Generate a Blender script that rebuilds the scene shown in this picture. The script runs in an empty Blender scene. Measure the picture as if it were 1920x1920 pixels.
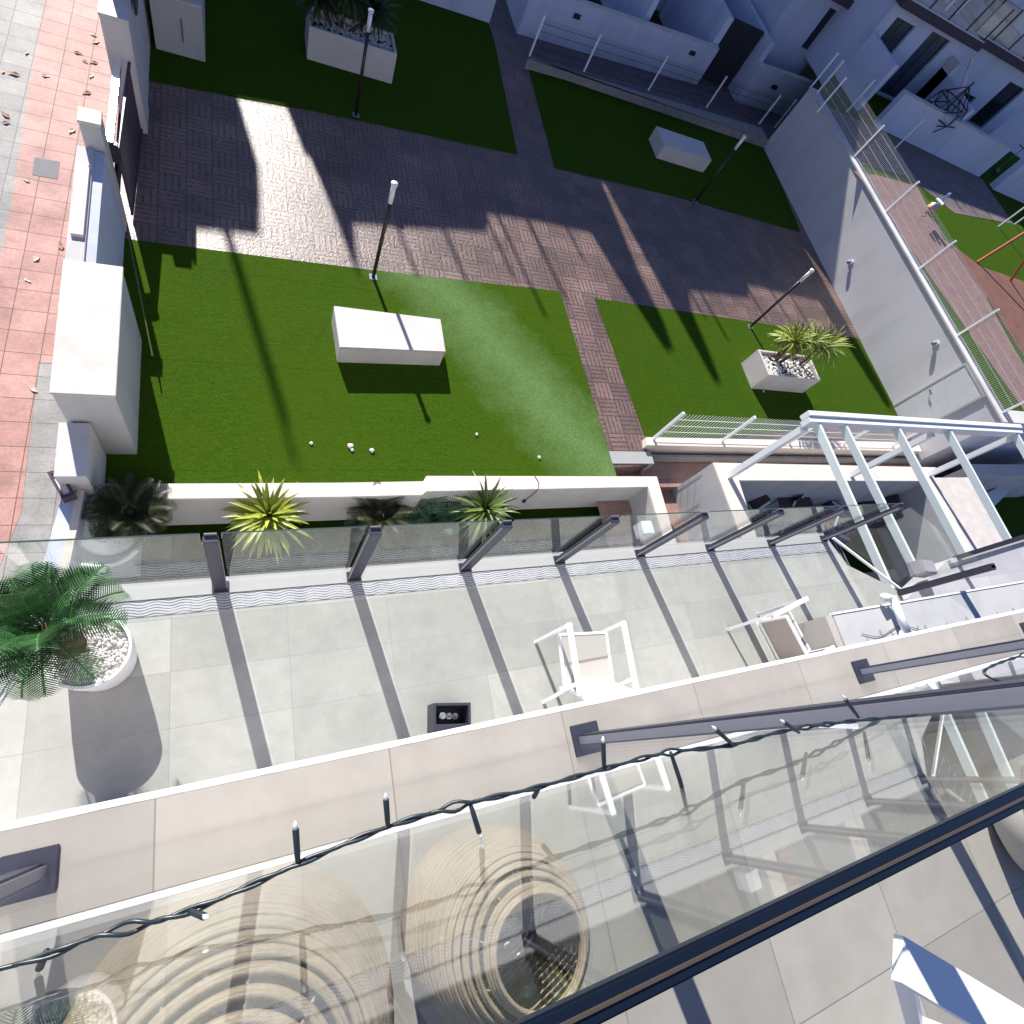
import bpy, bmesh, math, random
from mathutils import Vector, Matrix, Euler
R = math.radians
random.seed(7)
S = bpy.context.scene
COL = S.collection

# ---------------------------------------------------------------- camera
CZ = 1.25
cam_d = bpy.data.cameras.new('camera')
cam = bpy.data.objects.new('camera', cam_d); COL.objects.link(cam)
cam.matrix_world = Matrix((( 0.90420134,  0.03313496, -0.42581923, 0),
                           (-0.19515967,  0.91887256, -0.34290803, 0),
                           ( 0.37991137,  0.39316064,  0.83731241, CZ),
                           (0, 0, 0, 1)))
cam_d.sensor_width = 36; cam_d.lens = 19.536; cam_d.clip_start = 0.02; cam_d.clip_end = 400
S.camera = cam

# ---------------------------------------------------------------- sky and sun
AZ_T = 0.195                      # sun stands over +Y, a little to -X
EL = math.atan(0.63)
w = bpy.data.worlds.new('World'); S.world = w; w.use_nodes = True
nt = w.node_tree; nt.nodes.clear()
sky = nt.nodes.new('ShaderNodeTexSky'); sky.sky_type = 'NISHITA'; sky.sun_disc = False
sky.sun_elevation = EL; sky.sun_rotation = -math.atan(AZ_T)
sky.air_density = 1.0; sky.dust_density = 0.2; sky.ozone_density = 4.0
bg = nt.nodes.new('ShaderNodeBackground'); bg.inputs['Strength'].default_value = 0.063
wo = nt.nodes.new('ShaderNodeOutputWorld')
tint = nt.nodes.new('ShaderNodeMix'); tint.data_type = 'RGBA'; tint.blend_type = 'MULTIPLY'; tint.inputs[0].default_value = 1
tint.inputs[7].default_value = (1.0, .94, 1.14, 1)
nt.links.new(sky.outputs[0], tint.inputs[6]); nt.links.new(tint.outputs[2], bg.inputs[0]); nt.links.new(bg.outputs[0], wo.inputs[0])
sd = bpy.data.lights.new('sun', 'SUN'); sd.energy = 5.0; sd.angle = R(0.5); sd.color = (1.0, 0.955, 0.89)
sun = bpy.data.objects.new('sun', sd); COL.objects.link(sun)
_c = math.cos(EL); _n = math.hypot(AZ_T, 1)
to_sun = Vector((-AZ_T/_n*_c, 1/_n*_c, math.sin(EL)))
sun.rotation_euler = to_sun.to_track_quat('Z', 'Y').to_euler()
sun.location = (0, 0, 30)
S.view_settings.view_transform = 'Standard'; S.view_settings.look = 'None'
S.view_settings.exposure = 0.80; S.view_settings.gamma = 1
S.render.engine = 'CYCLES'
S.cycles.max_bounces = 12; S.cycles.transparent_max_bounces = 40; S.cycles.glossy_bounces = 5

# ---------------------------------------------------------------- levels
ZT = CZ - 4.75      # lower terrace floor
ZG = CZ - 8.4       # garden lawn
ZP = CZ - 8.9       # sunk passage
ZB = CZ - 9.2       # sunk patios
ZS = CZ - 8.2       # street
ZN = CZ - 6.3       # playground behind the retaining wall

# ---------------------------------------------------------------- materials
def nm(name):
    m = bpy.data.materials.new(name); m.use_nodes = True
    t = m.node_tree; b = t.nodes['Principled BSDF']
    return m, t, b
def N(t, k, **kw):
    n = t.nodes.new(k)
    for a, v in kw.items():
        if a.startswith('i_'):
            key = a[2:]; key = int(key) if key.isdigit() else key.replace('_', ' ')
            n.inputs[key].default_value = v
        else: setattr(n, a, v)
    return n
def coords(t, scale=(1,1,1), rot=(0,0,0), loc=(0,0,0)):
    g = N(t, 'ShaderNodeNewGeometry'); mp = N(t, 'ShaderNodeMapping')
    mp.inputs['Scale'].default_value = scale; mp.inputs['Rotation'].default_value = rot; mp.inputs['Location'].default_value = loc
    t.links.new(g.outputs['Position'], mp.inputs['Vector']); return mp.outputs[0]
def ramp(t, src, stops):
    r = N(t, 'ShaderNodeValToRGB'); e = r.color_ramp.elements
    e[0].position, e[0].color = stops[0][0], (*stops[0][1], 1)
    e[1].position, e[1].color = stops[-1][0], (*stops[-1][1], 1)
    for p, c in stops[1:-1]:
        x = e.new(p); x.color = (*c, 1)
    t.links.new(src, r.inputs[0]); return r.outputs[0]
def mixc(t, f, a, b, mode='MIX'):
    m = N(t, 'ShaderNodeMix', data_type='RGBA', blend_type=mode)
    for s, v in ((0, f), (6, a), (7, b)):
        if isinstance(v, (int, float)): m.inputs[s].default_value = v
        elif isinstance(v, tuple): m.inputs[s].default_value = (*v[:3], 1)
        else: t.links.new(v, m.inputs[s])
    return m.outputs[2]
def noise(t, vec, scale, detail=4, rough=.6):
    n = N(t, 'ShaderNodeTexNoise'); n.inputs['Scale'].default_value = scale
    n.inputs['Detail'].default_value = detail; n.inputs['Roughness'].default_value = rough
    t.links.new(vec, n.inputs['Vector']); return n.outputs['Fac']
def bump(t, b, src, strength=.3, dist=.01):
    n = N(t, 'ShaderNodeBump'); n.inputs['Strength'].default_value = strength; n.inputs['Distance'].default_value = dist
    t.links.new(src, n.inputs['Height']); t.links.new(n.outputs[0], b.inputs['Normal'])
def math_(t, op, a, b=None, c=None):
    m = N(t, 'ShaderNodeMath', operation=op)
    for i, v in enumerate((a, b, c)):
        if v is None: continue
        if isinstance(v, (int, float)): m.inputs[i].default_value = v
        else: t.links.new(v, m.inputs[i])
    return m.outputs[0]

def plain(name, col, rough=.6, metal=0, spec=.5, var=.12, nscale=6, bmp=.15, coat=0):
    m, t, b = nm(name)
    v = coords(t)
    n = noise(t, v, nscale, 5)
    n2 = noise(t, v, nscale*9, 3)
    c = ramp(t, n, [(.3, tuple(x*(1-var) for x in col)), (.7, tuple(min(1, x*(1+var*.6)) for x in col))])
    c = mixc(t, .25, c, ramp(t, n2, [(.35, tuple(x*(1-var) for x in col)), (.65, col)]))
    t.links.new(c, b.inputs['Base Color'])
    b.inputs['Roughness'].default_value = rough; b.inputs['Metallic'].default_value = metal
    b.inputs['Specular IOR Level'].default_value = spec; b.inputs['Coat Weight'].default_value = coat
    if bmp: bump(t, b, n2, bmp, .004)
    return m

def stucco(name, col, stain=.25):
    m, t, b = nm(name)
    v = coords(t); vs = coords(t, (1, 1, .25))
    n = noise(t, vs, 1.3, 6, .65); n2 = noise(t, v, 45, 3); n3 = noise(t, v, .35, 3)
    dark = tuple(x*(1-stain) for x in col)
    c = ramp(t, n, [(.32, dark), (.52, col), (.8, tuple(min(1, x*1.04) for x in col))])
    c = mixc(t, .3, c, ramp(t, n3, [(.4, tuple(x*.9 for x in col)), (.65, (col[0], col[1]*.97, col[2]*.92))]))
    t.links.new(c, b.inputs['Base Color']); b.inputs['Roughness'].default_value = .88
    b.inputs['Specular IOR Level'].default_value = .25
    bump(t, b, n2, .35, .006); return m

def tiles(name, col, joint, sx, sy, off=(0,0), jw=.004, mott=.16, rough=.45, rot=0, hue=None):
    m, t, b = nm(name)
    v = coords(t, (1,1,1), (0,0,rot), (-off[0], -off[1], 0))
    br = N(t, 'ShaderNodeTexBrick', offset=0.0, squash=1.0)
    br.inputs['Scale'].default_value = 1; br.inputs['Mortar Size'].default_value = jw; br.inputs['Mortar Smooth'].default_value = .2
    br.inputs['Brick Width'].default_value = sx; br.inputs['Row Height'].default_value = sy
    br.inputs['Color1'].default_value = (.0,.0,.0,1); br.inputs['Color2'].default_value = (1,1,1,1); br.inputs['Mortar'].default_value = (.5,.5,.5,1)
    t.links.new(v, br.inputs['Vector'])
    n = noise(t, v, 3.2, 6, .62); n2 = noise(t, v, 60, 3); n3 = noise(t, v, 11, 4)
    hi = hue or tuple(min(1, x*1.1) for x in col)
    c = ramp(t, n, [(.3, tuple(x*(1-mott) for x in col)), (.5, col), (.72, hi)])
    c = mixc(t, .3, c, ramp(t, n3, [(.35, tuple(x*(1-mott) for x in col)), (.65, hi)]))
    c = mixc(t, .12, c, br.outputs['Color'], 'OVERLAY')
    gr = noise(t, v, .8, 5, .7)
    c = mixc(t, ramp(t, gr, [(.52, (0,0,0)), (.70, (.28,.28,.28))]), c, tuple(x*.62 for x in col))
    c = mixc(t, br.outputs['Fac'], c, joint)
    t.links.new(c, b.inputs['Base Color'])
    t.links.new(ramp(t, n, [(.3, (rough+.12,)*3), (.7, (rough-.08,)*3)]), b.inputs['Roughness'])
    h = math_(t, 'SUBTRACT', math_(t, 'MULTIPLY', n2, .25), br.outputs['Fac'])
    bump(t, b, h, .35, .003); return m

M = {}
M['stucco'] = stucco('white stucco', (.60,.58,.57), .20)
M['stucco_grey'] = stucco('grey stucco', (.50,.50,.505), .22)
M['wall_right'] = stucco('retaining wall render', (.60,.585,.60), .16)
M['stucco_shade_blue'] = stucco('white stucco tinted for shade', (.55,.59,.74), .20)  # white walls with the blue of shade mixed into their colour
M['cream'] = plain('cream coping', (.70,.62,.56), .8, var=.10, nscale=2.5, bmp=.2)
M['cream_cap'] = plain('cream cabinet top', (.62,.575,.53), .7, var=.18, nscale=3.5)
M['planter'] = plain('white planter paint', (.62,.57,.545), .6, var=.13, nscale=1.6)
M['planter_grey'] = plain('pale grey planter paint', (.62,.62,.64), .55, var=.08)
M['tile_terrace'] = tiles('terrace porcelain tile', (.405,.40,.375), (.30,.29,.275), .80, .39, (.24,.405), .0022, .13, .42, hue=(.47,.465,.44))
M['tile_own'] = tiles('balcony porcelain tile', (.375,.345,.31), (.235,.21,.185), .41, .455, (.243,-.3), .0016, .15, .5, hue=(.43,.40,.36))
M['tile_shade'] = tiles('neighbour terrace tile', (.40,.39,.42), (.28,.27,.28), .6, .6, (0,0), .003, .08, .6)
M['curb'] = plain('white stone kerb', (.37,.375,.37), .55, var=.05, nscale=4)
M['lip'] = plain('white drip profile', (.92,.92,.92), .35, var=.02)
M['alu_dark'] = plain('anthracite aluminium', (.040,.042,.065), .45, .1, var=.05)
M['alu_grey'] = plain('grey aluminium', (.26,.27,.33), .4, .4, var=.05)
M['alu_white'] = plain('white aluminium', (.82,.84,.86), .35, var=.03)
M['alu_mint'] = plain('white lacquered beam', (.72,.80,.81), .35, var=.03)
M['lamp_pole'] = plain('brown black lamp steel', (.040,.028,.030), .35, .4, var=.1)
M['lamp_head'] = plain('frosted lamp head', (.75,.78,.82), .25, var=.05)
M['black'] = plain('black rubber', (.012,.012,.014), .5, var=.1)
M['dark_glass'] = plain('dark window glass', (.012,.014,.022), .08, spec=.8, bmp=0)
M['grey_glass'] = plain('grey window glass', (.05,.06,.08), .12, spec=.8, bmp=0)
M['dark_hole'] = plain('dark recess', (.02,.02,.025), .8)
M['cable'] = plain('dark green cable', (.012,.022,.028), .38, spec=.6)
M['lead'] = plain('clear bulb', (.75,.78,.75), .08, spec=.9)
M['edge'] = plain('polished glass edge', (.006,.011,.022), .3, spec=.5, bmp=0)
M['edge_mid'] = plain('glass interlayer', (.075,.060,.045), .35, bmp=0)
M['edge_thin'] = plain('thin glass edge', (.05,.08,.08), .2, bmp=0)
M['rattan'] = plain('rattan cane', (.36,.275,.19), .5, var=.35, nscale=14, bmp=.4)
M['candle_glass'] = plain('smoky candle glass', (.10,.10,.11), .08, spec=.9)
M['pebble'] = plain('white pebble', (.74,.71,.68), .7, var=.15, nscale=30)
M['soil'] = plain('dark soil', (.035,.03,.025), .9)
M['trunk'] = plain('palm trunk', (.10,.055,.03), .9, var=.4, nscale=30, bmp=.8)
M['bowl'] = plain('white bowl glaze', (.80,.84,.80), .25, var=.03)
M['pot'] = plain('white pot', (.80,.80,.82), .45, var=.04)
M['sling'] = plain('taupe sling fabric', (.44,.42,.39), .8, var=.05, nscale=80)
M['sling_brown'] = plain('taupe sling fabric dark', (.36,.31,.29), .8, var=.08, nscale=80)
M['leaf_dry'] = plain('dry leaf', (.42,.25,.16), .8, var=.3, nscale=40)
M['leaf_pale'] = plain('pale dry leaf', (.68,.55,.46), .8, var=.2, nscale=40)
M['plum'] = plain('plum fabric', (.075,.045,.075), .85, var=.2)
M['brown_fabric'] = plain('dark brown fabric', (.07,.045,.045), .85, var=.2)
M['blue_fabric'] = plain('blue fabric', (.05,.06,.22), .85, var=.25)
M['orange_steel'] = plain('orange painted steel', (.42,.10,.04), .45, var=.1)
M['orange'] = plain('orange plastic', (.75,.38,.14), .5)
M['toy_blue'] = plain('pale blue plastic', (.28,.40,.62), .4)
M['dark_steel'] = plain('dark steel rod', (.03,.035,.06), .4, .5)
M['mesh_wire'] = plain('galvanised mesh wire', (.62,.62,.62), .45, .2)
M['roof_dark'] = plain('dark roof deck', (.06,.045,.07), .9, var=.2)
M['grey_lid'] = plain('grey lilac cushion', (.26,.25,.30), .8)
M['drain'] = plain('steel cover', (.13,.13,.15), .7, .1, var=.25, nscale=12)
M['glare_steel'] = plain('polished steel', (.75,.85,.95), .18, .9, bmp=0)
M['concrete'] = plain('rough concrete', (.30,.28,.27), .9, var=.25, nscale=5, bmp=.6)
M['lane'] = tiles('brown lane paving', (.16,.125,.125), (.10,.08,.08), .4, .2, (0,0), .006, .2, .7)
M['passage'] = tiles('red terracotta paving', (.33,.20,.16), (.22,.14,.12), .42, .21, (0,0), .006, .2, .7)
M['patio_tile'] = tiles('beige patio tile', (.33,.29,.25), (.22,.2,.17), .6, .6, (0,0), .004, .1, .6)
M['playpath'] = plain('red brown rubber path', (.22,.125,.115), .85, var=.25, nscale=3, bmp=.4)
M['playred'] = plain('red earth', (.17,.075,.055), .9, var=.3, nscale=2, bmp=.4)
M['stain'] = plain('white water stain', (.80,.78,.76), .6, var=.2)

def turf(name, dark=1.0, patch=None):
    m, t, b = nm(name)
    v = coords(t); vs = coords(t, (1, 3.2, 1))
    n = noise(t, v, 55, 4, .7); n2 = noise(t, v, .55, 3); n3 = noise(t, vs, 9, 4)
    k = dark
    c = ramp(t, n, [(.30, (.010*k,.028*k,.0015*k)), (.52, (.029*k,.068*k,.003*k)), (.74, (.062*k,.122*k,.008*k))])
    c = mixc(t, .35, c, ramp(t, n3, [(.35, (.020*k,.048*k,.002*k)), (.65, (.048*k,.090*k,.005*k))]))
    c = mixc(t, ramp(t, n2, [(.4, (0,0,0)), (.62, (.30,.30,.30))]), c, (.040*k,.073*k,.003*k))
    g0 = N(t, 'ShaderNodeNewGeometry'); s0 = N(t, 'ShaderNodeSeparateXYZ'); t.links.new(g0.outputs['Position'], s0.inputs[0])
    sx0 = math_(t, 'ABSOLUTE', math_(t, 'SUBTRACT', math_(t, 'FRACT', math_(t, 'ADD', math_(t, 'DIVIDE', math_(t, 'ADD', s0.outputs[1], math_(t, 'MULTIPLY', n3, .02)), 1.95), 10.3)), .5))
    c = mixc(t, math_(t, 'MULTIPLY', math_(t, 'LESS_THAN', sx0, .0045), .35), c, (.012*k,.03*k,.002*k))
    if patch:                      # combed flat patch: pale, worn turf with a band shape of its own
        (ax, ay), (bx, by), wd = patch
        g = N(t, 'ShaderNodeNewGeometry'); sp = N(t, 'ShaderNodeSeparateXYZ'); t.links.new(g.outputs['Position'], sp.inputs[0])
        dx, dy = bx-ax, by-ay; L = math.hypot(dx, dy)
        u = math_(t, 'ADD', math_(t, 'MULTIPLY', sp.outputs[0], dy/L), math_(t, 'MULTIPLY', sp.outputs[1], -dx/L))
        u = math_(t, 'SUBTRACT', u, (ax*dy-ay*dx)/L)
        wob = math_(t, 'MULTIPLY', math_(t, 'SUBTRACT', noise(t, v, 1.6, 4, .65), .5), 1.3)
        d = math_(t, 'ABSOLUTE', math_(t, 'ADD', u, wob))
        f = math_(t, 'SUBTRACT', 1.0, math_(t, 'DIVIDE', d, wd)); f.node.use_clamp = True
        n4 = noise(t, v, 14, 3, .8)
        f = math_(t, 'MULTIPLY', math_(t, 'MULTIPLY', f, 1.2), math_(t, 'ADD', .35, n4)); f.node.use_clamp = True
        c = mixc(t, f, c, ramp(t, n, [(.3, (.06,.13,.03)), (.7, (.19,.30,.11))]))
    t.links.new(c, b.inputs['Base Color'])
    b.inputs['Roughness'].default_value = .9; b.inputs['Specular IOR Level'].default_value = .05
    bump(t, b, n, .9, .02); return m
M['turf'] = turf('artificial turf', 1.4, ((3.7, 8.5), (6.5, 4.4), 1.25))
M['turf_plain'] = turf('artificial turf plain', 1.25)
M['turf_shade'] = turf('shaded patio turf', .45)  # same turf, darkened so its colour carries the patio walls' shade

def path_mat():
    m, t, b = nm('basket weave pavers')
    cs = .43
    v = coords(t, (1/cs, 1/cs, 1))
    sp = N(t, 'ShaderNodeSeparateXYZ'); t.links.new(v, sp.inputs[0])
    x, y = sp.outputs[0], sp.outputs[1]
    par = math_(t, 'MODULO', math_(t, 'ADD', math_(t, 'ADD', math_(t, 'FLOOR', x), math_(t, 'FLOOR', y)), 400), 2)
    def groove(c, k, wd):
        fr = math_(t, 'FRACT', math_(t, 'MULTIPLY', c, k))
        d = math_(t, 'ABSOLUTE', math_(t, 'SUBTRACT', fr, .5))
        o = math_(t, 'GREATER_THAN', d, .5-wd); return o
    sx_, sy_ = groove(x, 4, .15), groove(y, 4, .15)
    st = N(t, 'ShaderNodeMix', data_type='FLOAT')
    t.links.new(par, st.inputs[0]); t.links.new(sx_, st.inputs[2]); t.links.new(sy_, st.inputs[3])
    cell = math_(t, 'MAXIMUM', groove(x, 1, .02), groove(y, 1, .02))
    wn = N(t, 'ShaderNodeTexWhiteNoise', noise_dimensions='2D')
    fl = N(t, 'ShaderNodeVectorMath', operation='FLOOR'); t.links.new(v, fl.inputs[0]); t.links.new(fl.outputs[0], wn.inputs[0])
    nz = noise(t, coords(t), 30, 4); nb = noise(t, coords(t), 1.0, 4)
    gate = math_(t, 'GREATER_THAN', noise(t, coords(t), 13, 4, .7), .455)
    g = math_(t, 'MAXIMUM', math_(t, 'MULTIPLY', st.outputs[0], gate), cell)
    c = ramp(t, nb, [(.3, (.115,.066,.055)), (.5, (.18,.108,.088)), (.75, (.255,.165,.135))])
    c = mixc(t, .30, c, wn.outputs['Value'], 'OVERLAY')
    c = mixc(t, .3, c, ramp(t, nz, [(.3, (.08,.06,.055)), (.7, (.25,.20,.18))]))
    c = mixc(t, math_(t, 'MULTIPLY', g, .70), c, (.040,.027,.028))
    t.links.new(c, b.inputs['Base Color'])
    b.inputs['Specular IOR Level'].default_value = .6
    t.links.new(ramp(t, nz, [(.3, (.24,)*3), (.7, (.46,)*3)]), b.inputs['Roughness'])
    h = math_(t, 'SUBTRACT', math_(t, 'MULTIPLY', nz, .9), g)
    bump(t, b, h, .9, .012); return m
M['path'] = path_mat()

def street_mat(name, c1, c2, joint=(.16,.10,.09), ang=0.035):
    m, t, b = nm(name)
    v = coords(t, (1,1,1), (0,0,ang))
    br = N(t, 'ShaderNodeTexBrick', offset=0.0, squash=1.0)
    br.inputs['Scale'].default_value = 1; br.inputs['Mortar Size'].default_value = .006; br.inputs['Mortar Smooth'].default_value = .3
    br.inputs['Brick Width'].default_value = .40; br.inputs['Row Height'].default_value = .37
    br.inputs['Color1'].default_value = (*c1,1); br.inputs['Color2'].default_value = (*c2,1); br.inputs['Mortar'].default_value = (*joint,1)
    t.links.new(v, br.inputs['Vector'])
    n = noise(t, v, 2.2, 6, .65); n2 = noise(t, v, 24, 4)
    c = mixc(t, .5, br.outputs['Color'], ramp(t, n, [(.32, (.30,.27,.26)), (.55, (.55,.52,.5)), (.75, (.78,.72,.70))]), 'OVERLAY')
    c = mixc(t, .25, c, ramp(t, n2, [(.3, (.25,.25,.25)), (.7, (.75,.75,.75))]), 'OVERLAY')
    st_ = noise(t, coords(t, (.55,1.2,1)), .9, 5, .7)
    c = mixc(t, ramp(t, st_, [(.56, (0,0,0)), (.66, (.45,.45,.45))]), c, tuple(x*.45 for x in c1))
    t.links.new(c, b.inputs['Base Color']); b.inputs['Roughness'].default_value = .62; b.inputs['Specular IOR Level'].default_value = .22
    h = math_(t, 'SUBTRACT', math_(t, 'MULTIPLY', n2, .3), br.outputs['Fac'])
    bump(t, b, h, .5, .006); return m
M['street_red'] = street_mat('red pavement slabs', (.43,.235,.205), (.49,.29,.255))
M['street_grey'] = street_mat('grey pavement slabs', (.27,.27,.265), (.34,.34,.325), (.2,.18,.17))

def wave_mat():                     # pale drain border with dark wavy slots
    m, t, b = nm('wavy slot border tile')
    g = N(t, 'ShaderNodeTexCoord'); sp = N(t, 'ShaderNodeSeparateXYZ'); t.links.new(g.outputs['Object'], sp.inputs[0])
    x, y = sp.outputs[0], sp.outputs[1]
    wv = math_(t, 'MULTIPLY', math_(t, 'SINE', math_(t, 'MULTIPLY', x, 2*math.pi/.185)), .0085)
    u = math_(t, 'DIVIDE', math_(t, 'ADD', y, wv), .0215)
    fr = math_(t, 'FRACT', math_(t, 'ADD', u, 50))
    d = math_(t, 'ABSOLUTE', math_(t, 'SUBTRACT', fr, .5))
    n = noise(t, coords(t), 9, 3)
    ln = math_(t, 'LESS_THAN', d, math_(t, 'MULTIPLY', n, .34))
    fx = math_(t, 'ABSOLUTE', math_(t, 'SUBTRACT', math_(t, 'FRACT', math_(t, 'ADD', math_(t, 'DIVIDE', x, .37), 50)), .5))
    jt = math_(t, 'GREATER_THAN', fx, .493)
    c = mixc(t, math_(t, 'MULTIPLY', ln, .85), (.44,.46,.48), (.07,.08,.10))
    c = mixc(t, math_(t, 'MULTIPLY', jt, .5), c, (.25,.25,.27))
    t.links.new(c, b.inputs['Base Color']); b.inputs['Roughness'].default_value = .35
    bump(t, b, math_(t, 'SUBTRACT', 1.0, ln), .4, .003); return m
M['wave'] = wave_mat()

def glass_mat(name, tint):
    m = bpy.data.materials.new(name); m.use_nodes = True; t = m.node_tree; t.nodes.clear()
    geo = N(t, 'ShaderNodeNewGeometry')
    ior = N(t, 'ShaderNodeMix', data_type='FLOAT'); ior.inputs[2].default_value = 1.5; ior.inputs[3].default_value = 1/1.5
    t.links.new(geo.outputs['Backfacing'], ior.inputs[0])
    fr = N(t, 'ShaderNodeFresnel'); t.links.new(ior.outputs[0], fr.inputs['IOR'])
    tr = N(t, 'ShaderNodeBsdfTransparent'); tr.inputs[0].default_value = (*tint, 1)
    gl = N(t, 'ShaderNodeBsdfGlossy'); gl.inputs['Roughness'].default_value = 0.0; gl.inputs[0].default_value = (1,1,1,1)
    mx = N(t, 'ShaderNodeMixShader'); t.links.new(fr.outputs[0], mx.inputs[0]); t.links.new(tr.outputs[0], mx.inputs[1]); t.links.new(gl.outputs[0], mx.inputs[2])
    o = N(t, 'ShaderNodeOutputMaterial'); t.links.new(mx.outputs[0], o.inputs[0]); return m
M['glass'] = glass_mat('clear balcony glass', (.965,.98,.968))
M['glass_tint'] = glass_mat('terrace glass', (.93,.95,.938))

def leafy(name, a, b_, rough=.45, trans=.15):
    m, t, b = nm(name)
    oi = N(t, 'ShaderNodeNewGeometry')
    v = coords(t)
    n = noise(t, v, 7, 3); n2 = N(t, 'ShaderNodeMath', operation='ADD')
    t.links.new(math_(t, 'MULTIPLY', oi.outputs['Random Per Island'], .6), n2.inputs[0]); t.links.new(math_(t, 'MULTIPLY', n, .5), n2.inputs[1])
    c = ramp(t, n2.outputs[0], [(.2, a), (.8, b_)])
    t.links.new(c, b.inputs['Base Color']); b.inputs['Roughness'].default_value = rough
    b.inputs['Specular IOR Level'].default_value = .4
    return m
M['palm'] = leafy('sago palm leaflet', (.012,.062,.020), (.055,.165,.045))
M['palm_dark'] = leafy('dark palm leaflet', (.022,.035,.014), (.055,.060,.022))
M['palm_small'] = leafy('feather palm leaflet', (.018,.085,.035), (.08,.20,.10))
M['yucca_yel'] = leafy('yellow yucca blade', (.13,.20,.02), (.42,.46,.07))
M['yucca_green'] = leafy('green yucca blade', (.04,.085,.015), (.17,.24,.07))
M['yucca_plant'] = leafy('planter yucca blade', (.10,.15,.02), (.36,.40,.09))
M['yucca_dk'] = leafy('olive yucca blade', (.04,.07,.02), (.15,.19,.06))

# ---------------------------------------------------------------- mesh helpers
class MB:
    def __init__(s): s.b = bmesh.new()
    def box(s, x0, x1, y0, y1, z0, z1, bev=0):
        if x0 > x1: x0, x1 = x1, x0
        if y0 > y1: y0, y1 = y1, y0
        if z0 > z1: z0, z1 = z1, z0
        vs = [s.b.verts.new(p) for p in ((x0,y0,z0),(x1,y0,z0),(x1,y1,z0),(x0,y1,z0),(x0,y0,z1),(x1,y0,z1),(x1,y1,z1),(x0,y1,z1))]
        fs = [s.b.faces.new([vs[i] for i in f]) for f in ((3,2,1,0),(4,5,6,7),(0,1,5,4),(1,2,6,5),(2,3,7,6),(3,0,4,7))]
        if bev:
            es = {e for f in fs for e in f.edges}
            bmesh.ops.bevel(s.b, geom=list(es), offset=bev, segments=2, affect='EDGES', clamp_overlap=True)
        return s
    def prism(s, pts, z0, z1, bev=0):
        lo = [s.b.verts.new((p[0], p[1], z0)) for p in pts]; hi = [s.b.verts.new((p[0], p[1], z1)) for p in pts]
        fs = [s.b.faces.new(hi), s.b.faces.new(lo[::-1])]
        n = len(pts)
        for i in range(n): fs.append(s.b.faces.new((lo[i], lo[(i+1)%n], hi[(i+1)%n], hi[i])))
        if bev:
            es = {e for f in fs for e in f.edges}
            bmesh.ops.bevel(s.b, geom=list(es), offset=bev, segments=2, affect='EDGES', clamp_overlap=True)
        return s
    def sheet(s, pts, z):
        s.b.faces.new([s.b.verts.new((p[0], p[1], z)) for p in pts]); return s
    def face(s, pts):
        s.b.faces.new([s.b.verts.new(p) for p in pts]); return s
    def bar(s, a, b, wx, wy, up=(0,0,1)):
        a, b = Vector(a), Vector(b); d = (b-a).normalized(); u = Vector(up)
        if abs(d.dot(u)) > .98: u = Vector((0,1,0))
        sx = d.cross(u).normalized(); sy = sx.cross(d).normalized()
        q = [s.b.verts.new(p + sx*i*wx/2 + sy*j*wy/2) for p in (a, b) for i, j in ((-1,-1),(1,-1),(1,1),(-1,1))]
        for f in ((3,2,1,0),(4,5,6,7),(0,1,5,4),(1,2,6,5),(2,3,7,6),(3,0,4,7)): s.b.faces.new([q[i] for i in f])
        return s
    def tube(s, pts, r, n=8, cap=True):
        pts = [Vector(p) for p in pts]; rings = []
        rr = r if isinstance(r, (list, tuple)) else [r]*len(pts)
        prev = None
        for i, p in enumerate(pts):
            d = (pts[min(i+1, len(pts)-1)] - pts[max(i-1, 0)])
            d = d.normalized() if d.length > 1e-9 else Vector((0,0,1))
            if prev is None:
                u = Vector((0,0,1)) if abs(d.z) < .9 else Vector((1,0,0))
                u = (u - d*u.dot(d)).normalized()
            else:
                u = (prev - d*prev.dot(d)).normalized()
            prev = u; v = d.cross(u)
            rings.append([s.b.verts.new(p + (u*math.cos(2*math.pi*k/n) + v*math.sin(2*math.pi*k/n))*rr[i]) for k in range(n)])
        for a, b in zip(rings, rings[1:]):
            for k in range(n): s.b.faces.new((a[k], a[(k+1)%n], b[(k+1)%n], b[k]))
        if cap: s.b.faces.new(rings[0][::-1]); s.b.faces.new(rings[-1])
        return s
    def ring(s, c, r, t, n=48, m=6, wob=0, sy=1.0):
        pts = []
        for k in range(n):
            a = 2*math.pi*k/n; q = r*(1 + wob*math.sin(3*a + r*90))
            pts.append(Vector((c[0]+q*math.cos(a), c[1]+q*sy*math.sin(a), c[2]+ wob*.6*r*math.sin(2*a + r*50))))
        rings = []
        for k, p in enumerate(pts):
            d = (pts[(k+1)%n]-pts[k-1]).normalized(); u = Vector((0,0,1)); v = d.cross(u)
            rings.append([s.b.verts.new(p + (u*math.cos(2*math.pi*j/m) + v*math.sin(2*math.pi*j/m))*t) for j in range(m)])
        for k in range(n):
            a, b = rings[k], rings[(k+1)%n]
            for j in range(m): s.b.faces.new((a[j], a[(j+1)%m], b[(j+1)%m], b[j]))
        return s
    def lathe(s, c, prof, n=48):
        rings = [[s.b.verts.new((c[0]+r*math.cos(2*math.pi*k/n), c[1]+r*math.sin(2*math.pi*k/n), c[2]+z)) for k in range(n)] for r, z in prof]
        for a, b in zip(rings, rings[1:]):
            for k in range(n): s.b.faces.new((a[k], a[(k+1)%n], b[(k+1)%n], b[k]))
        if prof[0][0] > 1e-4: s.b.faces.new(rings[0][::-1])
        if prof[-1][0] > 1e-4: s.b.faces.new(rings[-1])
        return s
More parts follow.
